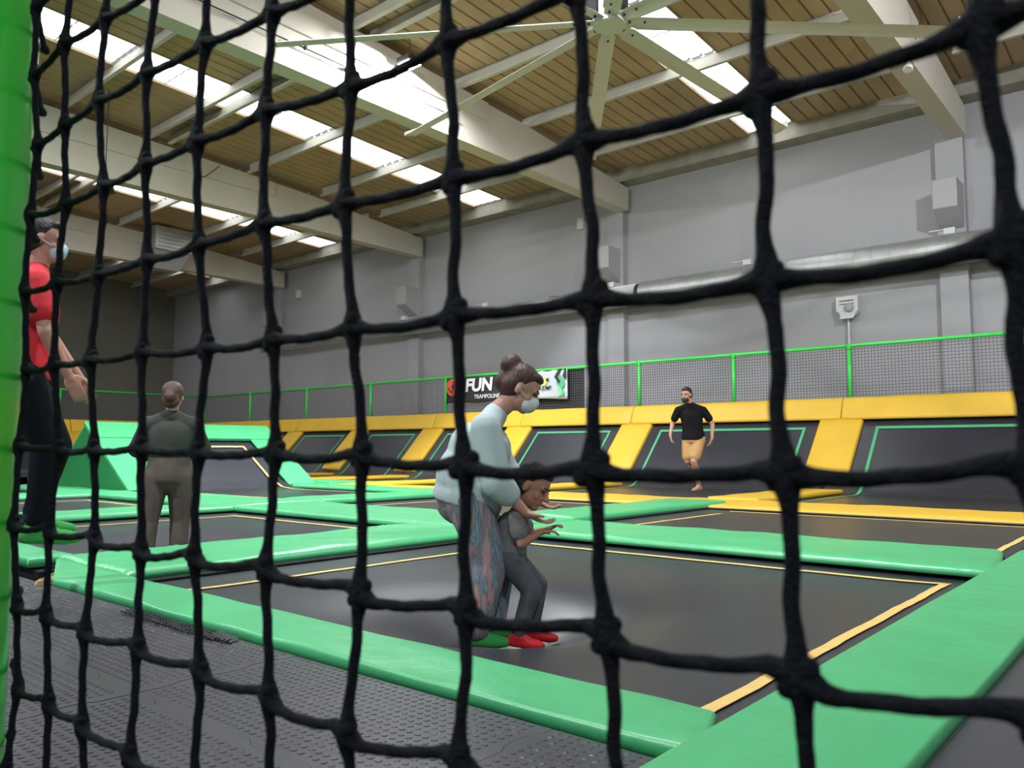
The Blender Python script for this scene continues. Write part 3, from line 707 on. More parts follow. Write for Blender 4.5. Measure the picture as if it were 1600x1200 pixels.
text('FUN', 0.46, (1.20, -0.035, 2.37), M['pwhite'], bn, 0.018, 0.12, 0.0, sx=1.08)
text('TRAMPOLINE', 0.15, (1.50, -0.035, 2.07), M['pwhite'], bn, 0.0, 0.0)
b2 = thing('banner', 'white banner reading FUN JUMP with green and black zigzag on the railing', 'banner', (-12.62, 15.46, 0))
sheet('cloth', 1.20, 1.92, 2.63, M['bwhite'], b2, 14)
disc(0.115, M['pmint'], (0.33, -0.028, 2.42), b2); disc(0.105, M['plime'], (0.50, -0.031, 2.35), b2); disc(0.085, M['bwhite'], (0.36, -0.034, 2.44), b2, 'disc')
sc = MB()
for q in ([(0.27, 2.42), (0.33, 2.47), (0.40, 2.42), (0.34, 2.33), (0.28, 2.30), (0.38, 2.32)], [(0.45, 2.34), (0.47, 2.42), (0.50, 2.34), (0.47, 2.30)], [(0.58, 2.42), (0.66, 2.36)], [(0.66, 2.43), (0.59, 2.36)]):
    for a, b in zip(q, q[1:]): sc.bar((a[0], -0.04, a[1]), (b[0], -0.04, b[1]), 0.028, 0.006, up=(0, 1, 0))
sc.build('emblem', M['bblack'], b2)
text('FUN JUMP', 0.125, (0.45, -0.035, 2.19), M['bblack'], b2, 0.002, 0.1)
def poly(pts, m, y, parent, name='zigzag'): return link(name, [(p[0], y, p[1]) for p in pts], [tuple(range(len(pts)))], m, parent)
poly([(0.83, 2.45), (0.97, 2.64), (1.06, 2.64), (0.93, 2.45), (1.02, 2.33), (0.97, 2.27)], M['bblack'], -0.036, b2)
poly([(0.90, 2.40), (1.00, 2.50), (1.12, 2.36), (1.14, 2.22), (1.04, 2.14), (0.98, 2.20), (0.88, 2.30)], M['pgreen'], -0.034, b2)
poly([(1.08, 2.46), (1.16, 2.36), (1.19, 2.42), (1.19, 2.64), (1.15, 2.64)], M['bblack'], -0.038, b2)
poly([(0.98, 2.21), (1.10, 2.10), (1.02, 1.98), (0.92, 1.97), (1.00, 2.07), (0.92, 2.17)], M['pmint'], -0.037, b2)
poly([(1.05, 2.16), (1.14, 2.06), (1.10, 1.97), (1.04, 1.97), (1.07, 2.06)], M['pgreen'], -0.039, b2)
t = tag(MB().box(-12.6, -11.05, 15.61, 15.63, 1.68, 2.62).build('dark_panel', M['skirt']), 'dark grey panel behind the white banner on the railing', 'panel')

# ================================================================= CEILING FAN
fan = thing('ceiling_fan', 'very large ceiling fan with eight long pale metal blades', 'fan', (-5.10, 7.78, 5.80))
ZF = 5.80
MB().tube([(0, 0, -.06), (0, 0, -.05), (0, 0, .02), (0, 0, .03)], [.17, .2, .2, .17], 28).build('hub', M['fan'], fan, False)
MB().tube([(0, 0, .03), (0, 0, .30)], .13, 20).tube([(0, 0, .30), (0, 0, .42)], [.17, .10], 20).build('motor', M['white'], fan)
MB().tube([(0, 0, .4), (0, 0, rz(7.78) - ZF - .3)], .045, 12).box(-.25, .25, -.06, .06, rz(7.78) - ZF - .34, rz(7.78) - ZF - .27).build('downrod', M['fan'], fan)
MB().box(-.30, -.12, -.1, .1, .12, .36).box(.13, .22, -.08, .08, .14, .34).build('motor_box', M['dark'], fan)
for i in range(3):
    a = i * 2 * math.pi / 3 + .5
    MB().bar((.07 * math.cos(a), .07 * math.sin(a), .5), (1.5 * math.cos(a), 1.5 * math.sin(a), rz(7.78) - ZF - .25), .008).build('guy_wire', M['steel'], fan)
DROOP = 0.20
for k in range(8):
    a = R(39 + k * 45)
    Rm = Matrix.Rotation(a, 4, 'Z') @ Matrix.Rotation(R(-15), 4, 'X')
    b = MB(); secs = [(0.17, .085), (0.30, .085), (0.34, .105), (4.05, .105)]
    rings = []
    for r, w in secs:
        # airfoil section with drooping trailing edge
        rings.append([(r, -w, -.018), (r, -w * .5, .012), (r, 0, .020), (r, w * .6, .012), (r, w, -.010), (r, w * .5, -.004), (r, -w * .4, -.004)])
    n = 7
    for q in rings: b.v += [tuple(Rm @ Vector((p[0], p[1], p[2] - DROOP * (p[0] / 4.05) ** 1.3 * (p[0] > .3)))) for p in q]
    b.f += [(i * n + j, i * n + (j + 1) % n, (i + 1) * n + (j + 1) % n, (i + 1) * n + j) for i in range(3) for j in range(n)] + [tuple(range(n)), tuple(range(3 * n, 4 * n))]
    bl = b.build('blade', M['fan'], fan)
    w_ = MB(); q = [(4.05, -.11, -.02), (4.075, -.11, -.02), (4.075, .11, -.015), (4.05, .11, -.015), (4.05, -.13, .10), (4.075, -.13, .10), (4.075, .09, .04), (4.05, .09, .04)]; q = [(x_, y_, z_ - DROOP) for x_, y_, z_ in q]
    w_.hexa([Rm @ Vector(p) for p in q]).build('winglet', M['fan'], bl)
    s_ = MB()
    for r in (.24, .42): s_.hexa([Rm @ Vector((r + dx, dy, dz)) for dz in (-.03, -.005) for dx, dy in ((-.012, -.03), (.012, -.03), (.012, -.006), (-.012, -.006))])
    s_.build('bolt', M['dark'], bl)

# ================================================================= HIGH-BAY LAMPS
flab = ['glaring white floodlight hanging beside the middle roof beam', 'floodlight hanging above the court near the camera', 'floodlight hanging behind the camera', 'floodlight hanging in the left bay near the camera', 'floodlight hanging in the right bay', 'unseen fill lamp added behind the camera to the right to brighten the post', 'floodlight hanging in the far left bay']
for (p, e, tg), lb in zip(FLOODS, flab):
    t = thing('floodlight', lb, 'lamp', p, 0, 'high-bay floodlights')
    bevel(MB().box(-.17, .17, -.17, .17, .03, .14).build('housing', M['dark'], t), .02)
    MB().box(-.15, .15, -.15, .15, .018, .03).build('led_panel', M['led'], t)
    MB().tube([(-.12, 0, .14), (0, 0, .34), (.12, 0, .14)], .008, 6).tube([(0, 0, .34), (0, 0, rz(p[1]) - p[2] - .01)], .006, 6).build('hanger', M['dark'], t)
    lamp('flood_light', (p[0], p[1], p[2] - 0.0), e, 0.30, (0.93, 0.965, 1.0), tg, 170)
t = thing('floodlight', 'dark unlit floodlight on a bracket below the skylight at the left', 'lamp', (-17.6, 7.15, 6.36), 0, 'high-bay floodlights')
MB().tube([(0, 0, -.16), (0, 0, .02), (0, 0, .14)], [.20, .16, .08], 16).build('housing', M['dark'], t, True)
MB().tube([(0, 0, .12), (0, 0, rz(7.15) - 6.36 - .01)], .010, 6).tube([(-.13, 0, -.02), (-.3, 0, -.26)], .014, 6).tube([(.13, 0, -.02), (.3, 0, -.26)], .014, 6).build('bracket', M['dark'], t)
# unit heater / air unit on the third beam
t = thing('air_heater', 'grey sheet metal air heater hung under the roof at the left', 'heater', (-26.5, 12.9, 7.0))
bevel(MB().box(-.30, .5, -.65, .65, .35, 1.15).build('casing', M['silver'], t), .02)
bevel(MB().hexa([(-.25, -.7, -.25), (.2, -.7, -.25), (.2, .35, -.25), (-.25, .35, -.25), (-.28, -.7, .34), (.45, -.7, .34), (.45, .6, .34), (-.28, .6, .34)]).build('louvre_hood', M['box'], t), .01)
for i in range(5): MB().box(.50, .52, -.55, .55, .45 + i * .13, .47 + i * .13).build('slat', M['box'], t)
# conduit on the middle beam
cp = MB().tube([(-11.03, -6, 7.42), (-11.03, 5.2, 7.40), (-11.03, 9.0, 7.38), (-11.03, 11.2, 7.36)], .012, 6)
for y in (2, 4, 5.5, 6.6, 7.6, 8.6): cp.box(-11.06, -11.0, y - .02, y + .02, 7.37, 7.43)
tag(cp.build('cable_conduit', M['dark']), 'thin cable conduit clipped along the middle roof beam', 'cable')
tag(MB().tube([(-11.0, 8.6, 8.0), (-10.9, 8.55, 7.85), (-10.95, 8.5, 7.5), (-10.98, 8.5, 7.3)], .012, 6).build('hanging_cable', M['dark']), 'short dark cable dangling beside the glaring floodlight', 'cable')
tag(MB().tube([(-18.9, 10.5, 8.0), (-18.85, 10.3, 7.8), (-18.9, 10.1, 7.6), (-18.88, 9.9, 7.55)], .012, 6).build('hanging_cable', M['dark']), 'short dark cable dangling on the second beam from the left', 'cable')
tag(MB().tube([(-3.1, 13.6, 8.0), (-3.0, 13.6, 7.6), (-3.12, 13.7, 7.3)], .010, 6).build('hanging_cable', M['dark']), 'thin cable hanging from the right roof beam', 'cable')
t = thing('spotlight', 'small round spotlight on the underside of the right roof beam', 'lamp', (-3.25, 13.75, 6.9))
MB().tube([(0, 0, .08), (0, 0, 0), (0, -.05, -.06)], [.03, .07, .08], 12).build('housing', M['white'], t, True)
MB().tube([(0, -.05, -.06), (0, -.055, -.066)], [.065, .06], 12).build('lens', M['silver'], t)

# black net scrap between floor and pad
ns = MB()
for i in range(30):
    x = -3.65 + i * .028; ns.bar((x, 1.70, -.02), (x + .03, 1.635 + .01 * math.sin(i), -.022), .005)
for j in range(4):
    y = 1.64 + j * .018; ns.tube([(-3.68 + i * .1, y + .006 * math.sin(i * 2 + j), -.02 + .004 * math.sin(i * 3 + j)) for i in range(9)], .004, 5)
ns.add([(-2.95, 1.64, -.027), (-2.80, 1.66, -.027), (-2.82, 1.71, -.018), (-2.98, 1.71, -.014), (-2.9, 1.675, -.006)], [(0, 1, 4), (1, 2, 4), (2, 3, 4), (3, 0, 4)])
tag(ns.build('net_scrap', M['black']), 'black net edging with silver tape poking out under the near green pad', 'net')

# ================================================================= PEOPLE
def remesh(o, vox, sm=2):
    md = o.modifiers.new('r', 'REMESH'); md.mode = 'VOXEL'; md.voxel_size = vox; md.use_smooth_shade = True
    if sm: s = o.modifiers.new('s', 'SMOOTH'); s.factor = 0.5; s.iterations = sm
    return o
V = Vector
def frame(fwd, up=(0, 0, 1)):
    f = V(fwd).normalized(); u = V(up); r = f.cross(u).normalized(); u = r.cross(f)
    return Matrix((r, f, u)).transposed()     # columns: right, forward, up
def head_mb(c, F, s=1.0):
    """head of height ~0.23 s with nose, brow, jaw, ears; c = centre, F = frame"""
    m = MB(); c = V(c)
    P = lambda x, y, z: c + F @ V((x * s, y * s, z * s))
    m.ell(P(0, -.010, .030), (.076 * s, .095 * s, .088 * s), F)
    m.ell(P(0, .018, -.045), (.058 * s, .070 * s, .070 * s), F)
    m.ell(P(0, .060, -.092), (.026 * s, .024 * s, .022 * s), F)
    m.cap(P(0, .082, .012), P(0, .104, -.028), .009 * s, .015 * s)
    m.ell(P(0, .078, -.062), (.026 * s, .012 * s, .010 * s), F)
    for e in (-1, 1):
        m.ell(P(e * .033, .072, .018), (.022 * s, .014 * s, .009 * s), F)
        m.ell(P(e * .080, -.010, -.012), (.009 * s, .020 * s, .032 * s), F)
        m.ell(P(e * .038, .055, -.030), (.022 * s, .020 * s, .022 * s), F)
    return m
def hand(m, w, d, side, palm_n, s=1.0, curl=0.5):
    """w wrist, d direction, palm_n palm normal; five curled fingers"""
    w = V(w); d = V(d).normalized(); n = V(palm_n); n = (n - d * n.dot(d)).normalized(); l = d.cross(n) * side
    P = lambda a, b, c: w + d * a * s + l * b * s + n * c * s
    F = Matrix((l, d, n)).transposed()
    m.ell(P(.048, 0, 0), (.040 * s, .050 * s, .015 * s), F)
    m.cap(P(-.01, 0, 0), P(.02, 0, 0), .024 * s, .024 * s)
    for b, L in ((-.028, .060), (-.010, .072), (.010, .078), (.028, .070)):
        p = P(.085, b, 0); a = 0.0; r = .0095 * s
        for seg, q in enumerate((.45, .32, .23)):
            a += curl * (0.5 + 0.35 * seg); e = p + (d * math.cos(a) + n * math.sin(a)) * L * q * s * 1.05
            m.cap(p, e, r, r * .92); p = e; r *= .92
    p0 = P(.020, .030, .004); p1 = P(.050, .055, .016); p2 = P(.078, .060, .026)
    m.cap(p0, p1, .014 * s, .012 * s); m.cap(p1, p2, .0115 * s, .0095 * s)
def foot(m, a, d, s=1.0, drop=.07, w=1.0, th=0):
    a = V(a); d = V((d[0], d[1], 0)).normalized(); z = V((0, 0, 1))
    heel = a - d * .045 * s - z * drop * .55 * s; ball = a + d * .12 * s - z * drop * .75 * s; toe = a + d * .175 * s - z * drop * .82 * s
    m.cap(a, heel, .038 * s + th, .030 * s + th); m.cap(heel, ball, .030 * s + th, .032 * s * w + th); m.cap(ball, toe, .034 * s * w + th, .022 * s + th); m.cap(a, ball, .036 * s + th, .024 * s + th)

def person(label, loc, rz_, J, s, mats, kind):
    """J joints in person space: x to the right of the picture, y away from the camera, z up"""
    t = thing('person', label, 'person', loc, rz_)
    body = MB(); j = {k: V(v) for k, v in J.items() if not isinstance(v, (int, float, str)) and len(v) == 3}
    Fh = frame(j['face'], j.get('headup', (0, 0, 1)))
    hd = head_mb(j['head'], Fh, s['head']); body.add(hd.v, hd.f)
    k = s['k']
    body.cap(j['neck'], V(j['head']) - Fh @ V((0, .01, .04)) * s['head'], .052 * k, .050 * k)
    side = (j['shR'] - j['shL']).normalized(); mid = (j['shR'] + j['shL']) / 2; hip = (j['hipR'] + j['hipL']) / 2
    up = (mid - hip).normalized(); fw = up.cross(side).normalized() * -1; Ft = Matrix((side, fw, up)).transposed()
    L = (mid - hip).length
    W = s['w']; D = s['d']
    def loft(m, e, fs_, ex=0.0):
        tab = [(-.16, .150, .105), (-.1, .165, .118), (0, .170, .122), (.12, .162, .116), (.3, .143, .104), (.5, .143, .105), (.7, .156, .110), (.85, .160, .104), (.95, .145, .085), (1.0, .12, .07), (1.06, .07, .05)]
        def rr(f):
            for (a, b, c), (a2, b2, c2) in zip(tab, tab[1:]):
                if f <= a2: t_ = max(0, (f - a) / (a2 - a)); return b + (b2 - b) * t_, c + (c2 - c) * t_
            return tab[-1][1:]
        vs = []; n = 24
        for f in fs_:
            a, b = rr(f); a = a * W + e + ex * max(0, .3 - f); b = b * D + e + ex * max(0, .3 - f)
            vs += [hip + up * L * f + side * a * math.cos(2 * math.pi * i / n) + fw * b * math.sin(2 * math.pi * i / n) for i in range(n)]
        k_ = len(fs_)
        return m.add(vs, [(i * n + j, i * n + (j + 1) % n, (i + 1) * n + (j + 1) % n, (i + 1) * n + j) for i in range(k_ - 1) for j in range(n)] + [tuple(range(n - 1, -1, -1)), tuple(range((k_ - 1) * n, k_ * n))])
    def shirt(m, e, hem):
        loft(m, e, [hem, hem + .02] + [hem + .02 + (1.03 - hem - .02) * i / 9 for i in range(1, 10)], s.get('boxy', 0.0))
        for q in 'LR': m.cap(j['sh' + q], mid.lerp(j['neck'], .62), .044 * k + e * .7, .048 * k + e * .5)
        m.cap(mid - side * .10 * W, mid.lerp(j['neck'], .80), .050 * k + e * .6, .046 * k + e * .5); m.cap(mid + side * .10 * W, mid.lerp(j['neck'], .80), .050 * k + e * .6, .046 * k + e * .5)
    def torso(m, e, lo=-0.02, sleeve=None):
        m.ell(hip + up * L * .66, (.145 * W + e, .098 * D + e, L * .36 + e), Ft)
        m.ell(hip + up * L * .38, (.135 * W + e, .100 * D + e, L * .36 + e), Ft)
        m.ell(hip + up * L * .05, (.160 * W + e, .112 * D + e, .13 * k + e), Ft)
        m.cap(j['shL'], j['shR'], .036 * k + e, .036 * k + e)
        m.cap(mid - side * .08 * W, j['neck'], .038 * k + e, .045 * k + e * .6); m.cap(mid + side * .08 * W, j['neck'], .038 * k + e, .045 * k + e * .6)
    torso(body, 0)
    ar, lr = s['arm'], s['leg']
    for q, sd in (('L', -1), ('R', 1)):
        body.cap(j['sh' + q], j['el' + q], .043 * ar, .038 * ar); body.cap(j['el' + q], j['wr' + q], .040 * ar, .025 * ar)
        body.cap(j['hip' + q], j['kn' + q], .080 * lr, .054 * lr); body.cap(j['kn' + q], j['an' + q], .054 * lr, .034 * lr)
        body.ell(j['kn' + q] * .62 + j['an' + q] * .38 - V(J['fwd']) * .015 * lr, (.050 * lr, .050 * lr, .10 * k))
        hd_ = j['hd' + q] if 'hd' + q in j else (j['wr' + q] - j['el' + q])
        hand(body, j['wr' + q], hd_, sd, J.get('pn' + q, (0, -1, 0)), s['hand'], J.get('curl', .5))
        foot(body, j['an' + q], J.get('ft' + q, J['fwd']), s['foot'])
    remesh(body.build('body', M[mats['skin']], t), s.get('vox', .0075), 2)
    # upper garment
    g = MB(); e = s.get('loose', .018); shirt(g, e, s.get('hem', -.05))
    for q in 'LR':
        if s['sleeve'] == 'short':
            m_ = j['sh' + q].lerp(j['el' + q], .60); g.cap(j['sh' + q], m_, .050 * ar + e * .7, .050 * ar + e)
        else:
            g.cap(j['sh' + q], j['el' + q], .052 * ar + e * .8, .042 * ar + e); fr = s.get('cuff', .85); m_ = j['el' + q].lerp(j['wr' + q], fr)
            g.cap(j['el' + q], m_, .046 * ar + e, .034 * ar + e)
    for args in s.get('extra_top', []): g.ell(*args)
    # open the neck line: the garment ends below the neck
    go = remesh(g.build('shirt', M[mats['top']], t), .011, 3)
    # trousers
    p = MB(); e2 = s.get('loose_leg', .014)
    loft(p, e2, [-.16, -.1, 0, .1, .2, s.get('waist', .3)]); p.ell(hip - up * .055 * k, (.12 * W, .105 * D + e2, .095 * k), Ft)
    for q in 'LR':
        p.cap(hip.lerp(j['hip' + q], .8), j['hip' + q], .085 * lr + e2, .085 * lr + e2)
        if s['legs'] == 'short':
            p.cap(j['hip' + q], j['hip' + q].lerp(j['kn' + q], .80), .085 * lr + e2, .068 * lr + e2 * 1.8)
        else:
            p.cap(j['hip' + q], j['kn' + q], .085 * lr + e2, .058 * lr + e2); p.cap(j['kn' + q], j['kn' + q].lerp(j['an' + q], .9), .058 * lr + e2, .040 * lr + e2 * s.get('flare', 1))
    remesh(p.build('trousers' if s['legs'] != 'short' else 'shorts', M[mats['legs']], t), .011, 3)
    if mats.get('feet'):
        for q in 'LR':
            f_ = MB(); foot(f_, j['an' + q], J.get('ft' + q, J['fwd']), s['foot'], th=.006); f_.cap(j['an' + q], j['an' + q] + V((0, 0, .05 * k)), .042 * s['foot'], .042 * s['foot'])
            remesh(f_.build('sock', M[mats['feet']], t), .009, 2)
    # hair
    h = MB(); hc = V(j['head']); hs = s['head']
    P = lambda x, y, z: hc + Fh @ V((x * hs, y * hs, z * hs))
    h.ell(P(0, -.026, .048), (.084 * hs, .094 * hs, .085 * hs), Fh)
    h.ell(P(0, -.050, .000), (.083 * hs, .074 * hs, .092 * hs), Fh)
    h.ell(P(0, .040, .085), (.060 * hs, .042 * hs, .030 * hs), Fh)
    if kind == 'bun':
        h.ell(P(0, -.115, .085), (.056 * hs, .058 * hs, .062 * hs), Fh); h.ell(P(0, -.105, .0), (.045 * hs, .05 * hs, .07 * hs), Fh)
    if kind == 'low':
        h.ell(P(0, -.030, .040), (.094 * hs, .104 * hs, .096 * hs), Fh); h.ell(P(0, -.070, -.040), (.078 * hs, .050 * hs, .075 * hs), Fh); h.ell(P(0, -.120, -.015), (.048 * hs, .040 * hs, .050 * hs), Fh)
    remesh(h.build('hair', M[mats['hair']], t), .009, 2)
    # eyes, brows
    ey = MB(); br = MB()
    for e in (-1, 1):
        ey.ell(P(e * .033, .080, .004), (.011 * hs, .009 * hs, .007 * hs), Fh); br.cap(P(e * .018, .088, .024), P(e * .048, .078, .026), .0045 * hs, .0035 * hs)
    ey.build('eyes', M['dark'], t, True); br.build('eyebrows', M[mats['hair']], t, True)
    if mats.get('mask'):
        k_ = MB(); k_.ell(P(0, .060, -.052), (.056 * hs, .058 * hs, .052 * hs), Fh); k_.ell(P(0, .085, -.035), (.030 * hs, .036 * hs, .036 * hs), Fh)
        remesh(k_.build('face_mask', M[mats['mask']], t), .008, 1)
        l_ = MB()
        for e in (-1, 1): l_.tube([P(e * .052, .055, -.035), P(e * .078, .02, -.022), P(e * .088, -.012, -.005)], .0025 * hs, 6)
        l_.build('ear_loop', M[mats['mask']], t)
    if mats.get('beard'):
        k_ = MB(); k_.ell(P(0, .045, -.078), (.060 * hs, .060 * hs, .045 * hs), Fh); k_.ell(P(0, .070, -.110), (.035 * hs, .028 * hs, .028 * hs), Fh)
        remesh(k_.build('beard', M[mats['hair']], t), .008, 1)
    return t
def yaw(p): return math.atan2(p[1], p[0]) - math.pi / 2

# the bouncing woman (profile to the right, bent forward over the child)
p = (-2.74, 2.98, -0.26)
person('woman with a brown hair bun, pale blue blouse and patterned trousers, bending over a child', p, yaw(p), dict(
    fwd=(1, 0, 0), face=(.86, -.10, -.50), headup=(.50, 0, .86), head=(.205, 0, 1.262), neck=(.085, 0, 1.155),
    shL=(.02, .165, 1.06), shR=(.02, -.165, 1.06), elL=(.13, .20, .84), elR=(.075, -.21, .80), wrL=(.27, .12, .70), wrR=(.215, -.16, .655), hdR=(1, .1, -.55), hdL=(1, -.1, -.5),
    hipL=(-.07, .09, .72), hipR=(-.07, -.09, .72), knL=(.10, .10, .42), knR=(.05, -.10, .41), anL=(.05, .10, .085), anR=(-.03, -.11, .085), pnR=(0, 0, 1), pnL=(0, 0, 1)),
    dict(head=.96, k=1.0, w=1.0, d=1.16, arm=.95, leg=1.10, hand=.95, foot=.86, sleeve='long', cuff=.35, hem=-.12, loose=.034, legs='long', loose_leg=.022, flare=1.6,
         extra_top=[((-.085, 0, .80), (.145, .19, .20)), ((-.02, 0, .70), (.13, .17, .13))]),
    dict(skin='skin', top='blouse', legs='floral', feet='sockgreen', hair='hair', mask='maskwhite'), 'bun')
# child
p = (-2.535, 3.10, -0.25)
person('small child with dark hair, grey clothes and red socks held by the woman', p, yaw(p), dict(
    fwd=(1, -.2, 0), face=(.80, -.35, -.45), headup=(.45, 0, .9), head=(.025, 0, .765), neck=(-.035, 0, .665),
    shL=(-.06, .09, .625), shR=(-.06, -.10, .625), elL=(.02, .12, .52), elR=(-.03, -.13, .50), wrL=(.10, .05, .55), wrR=(.06, -.09, .55), hdR=(1, 0, .1), hdL=(.5, -.4, .3),
    hipL=(-.10, .05, .42), hipR=(-.10, -.05, .42), knL=(.05, .06, .28), knR=(.02, -.06, .27), anL=(.02, .06, .06), anR=(-.05, -.07, .055), pnR=(0, 0, -1), pnL=(0, 0, -1)),
    dict(head=.92, k=.66, w=.60, d=.68, arm=.62, leg=.64, hand=.60, foot=.66, sleeve='short', loose=.013, legs='long', loose_leg=.013, vox=.006),
    dict(skin='skin2', top='kidshirt', legs='kidpants', feet='shoered', hair='hairblack'), 'short')
# woman seen from behind
p = (-6.63, 3.30, -0.365)
person('woman seen from behind in a charcoal jacket and taupe trousers standing on a mat', p, yaw(p), dict(
    fwd=(.15, 1, 0), face=(.25, 1, -.15), head=(.025, .02, 1.505), neck=(.02, 0, 1.385),
    shL=(-.155, 0, 1.27), shR=(.185, 0, 1.27), elL=(-.245, .06, 1.06), elR=(.275, .07, 1.08), wrL=(-.12, .24, 1.0), wrR=(.16, .26, 1.03), hdL=(1, .3, .1), hdR=(-1, .3, .1),
    hipL=(-.085, 0, .84), hipR=(.10, 0, .84), knL=(-.135, .0, .46), knR=(.11, .02, .46), anL=(-.155, -.03, .075), anR=(.10, -.02, .075)),
    dict(head=.97, k=1.0, w=1.02, d=1.0, hem=.36, waist=.40, arm=1.0, leg=1.12, hand=.95, foot=1.0, sleeve='long', loose=.026, legs='long', loose_leg=.016, flare=1.5),
    dict(skin='skin', top='greyjacket', legs='greypants', feet='trousers', hair='hairgrey'), 'low')
# man in black running
p = (-6.43, 12.38, -0.055)
person('bearded man in a black t-shirt and tan shorts running along the sloped mats', p, yaw(p), dict(
    fwd=(-.55, -.85, 0), face=(-.45, -.88, -.08), head=(-.165, -.06, 1.675), neck=(-.105, 0, 1.545),
    shL=(-.305, -.05, 1.42), shR=(.115, .03, 1.42), elL=(-.405, .04, 1.19), elR=(.26, .08, 1.18), wrL=(-.44, -.10, 1.0), wrR=(.245, -.02, .94), hdL=(.15, -.2, -1), hdR=(-.35, -.2, -1),
    hipL=(-.15, 0, .93), hipR=(.04, 0, .93), knR=(-.06, -.22, .56), anR=(.02, -.02, .14), knL=(-.16, -.10, .56), anL=(-.06, .36, .50), ftL=(0, .2, 0), pnL=(1, .3, 0), pnR=(-1, .3, 0)),
    dict(head=1.04, k=1.08, w=1.10, d=1.12, hem=-.16, waist=.25, arm=1.0, leg=1.05, hand=1.05, foot=1.05, sleeve='short', loose=.018, legs='short', loose_leg=.016),
    dict(skin='skin', top='tee', legs='shorts', hair='hairblack', beard=1), 'short')
# man in red jumping behind the post
p = (-4.66, 1.60, 0.155)
person('man jumping in red t-shirt, black trousers and blue mask, half behind the green post', p, yaw(p), dict(
    fwd=(1, .1, 0), face=(1, -.15, -.12), head=(-.005, 0, 1.66), neck=(-.03, 0, 1.52),
    shL=(-.04, .18, 1.40), shR=(-.035, -.19, 1.40), elL=(.05, .22, 1.16), elR=(.02, -.24, 1.14), wrL=(.20, .20, .94), wrR=(.13, -.22, .92), hdR=(.5, 0, -1), hdL=(.5, 0, -1),
    hipL=(-.07, .10, .93), hipR=(-.07, -.10, .93), knL=(.10, .10, .56), knR=(.05, -.10, .54), anL=(.0, .11, .17), anR=(.02, -.11, .14), pnR=(0, 1, 0), pnL=(0, 1, 0)),
    dict(head=1.0, k=1.04, w=1.02, d=.98, arm=1.0, leg=1.05, hand=1.0, foot=1.05, sleeve='short', loose=.024, legs='long', loose_leg=.016),
    dict(skin='skin', top='red', legs='trousers', feet='sockgreen', hair='hairblack', mask='maskblue'), 'short')

# ================================================================= POST and ROPE NET in front
pp = MB(); pts = []; rad = []
z = -0.07
while z < 3.2:
    d = ((z - 0.40) / 0.098) % 1.0; d = min(d, 1 - d)
    pts.append((-1.27, 0.31, z)); rad.append(0.1005 - 0.0006 * math.exp(-(d / 0.07) ** 2) + 0.0008 * math.sin(z * 9)); z += 0.0098
gp = thing('padded_post', 'bright green padded post at the left edge, nearest to the camera', 'post')
pp.tube(pts, rad, 48).build('pad_sleeve', M['post'], gp, True)
MB().tube([(-1.27, .31, -.6), (-1.27, .31, 3.3)], .03, 12).build('core', M['steel'], gp)

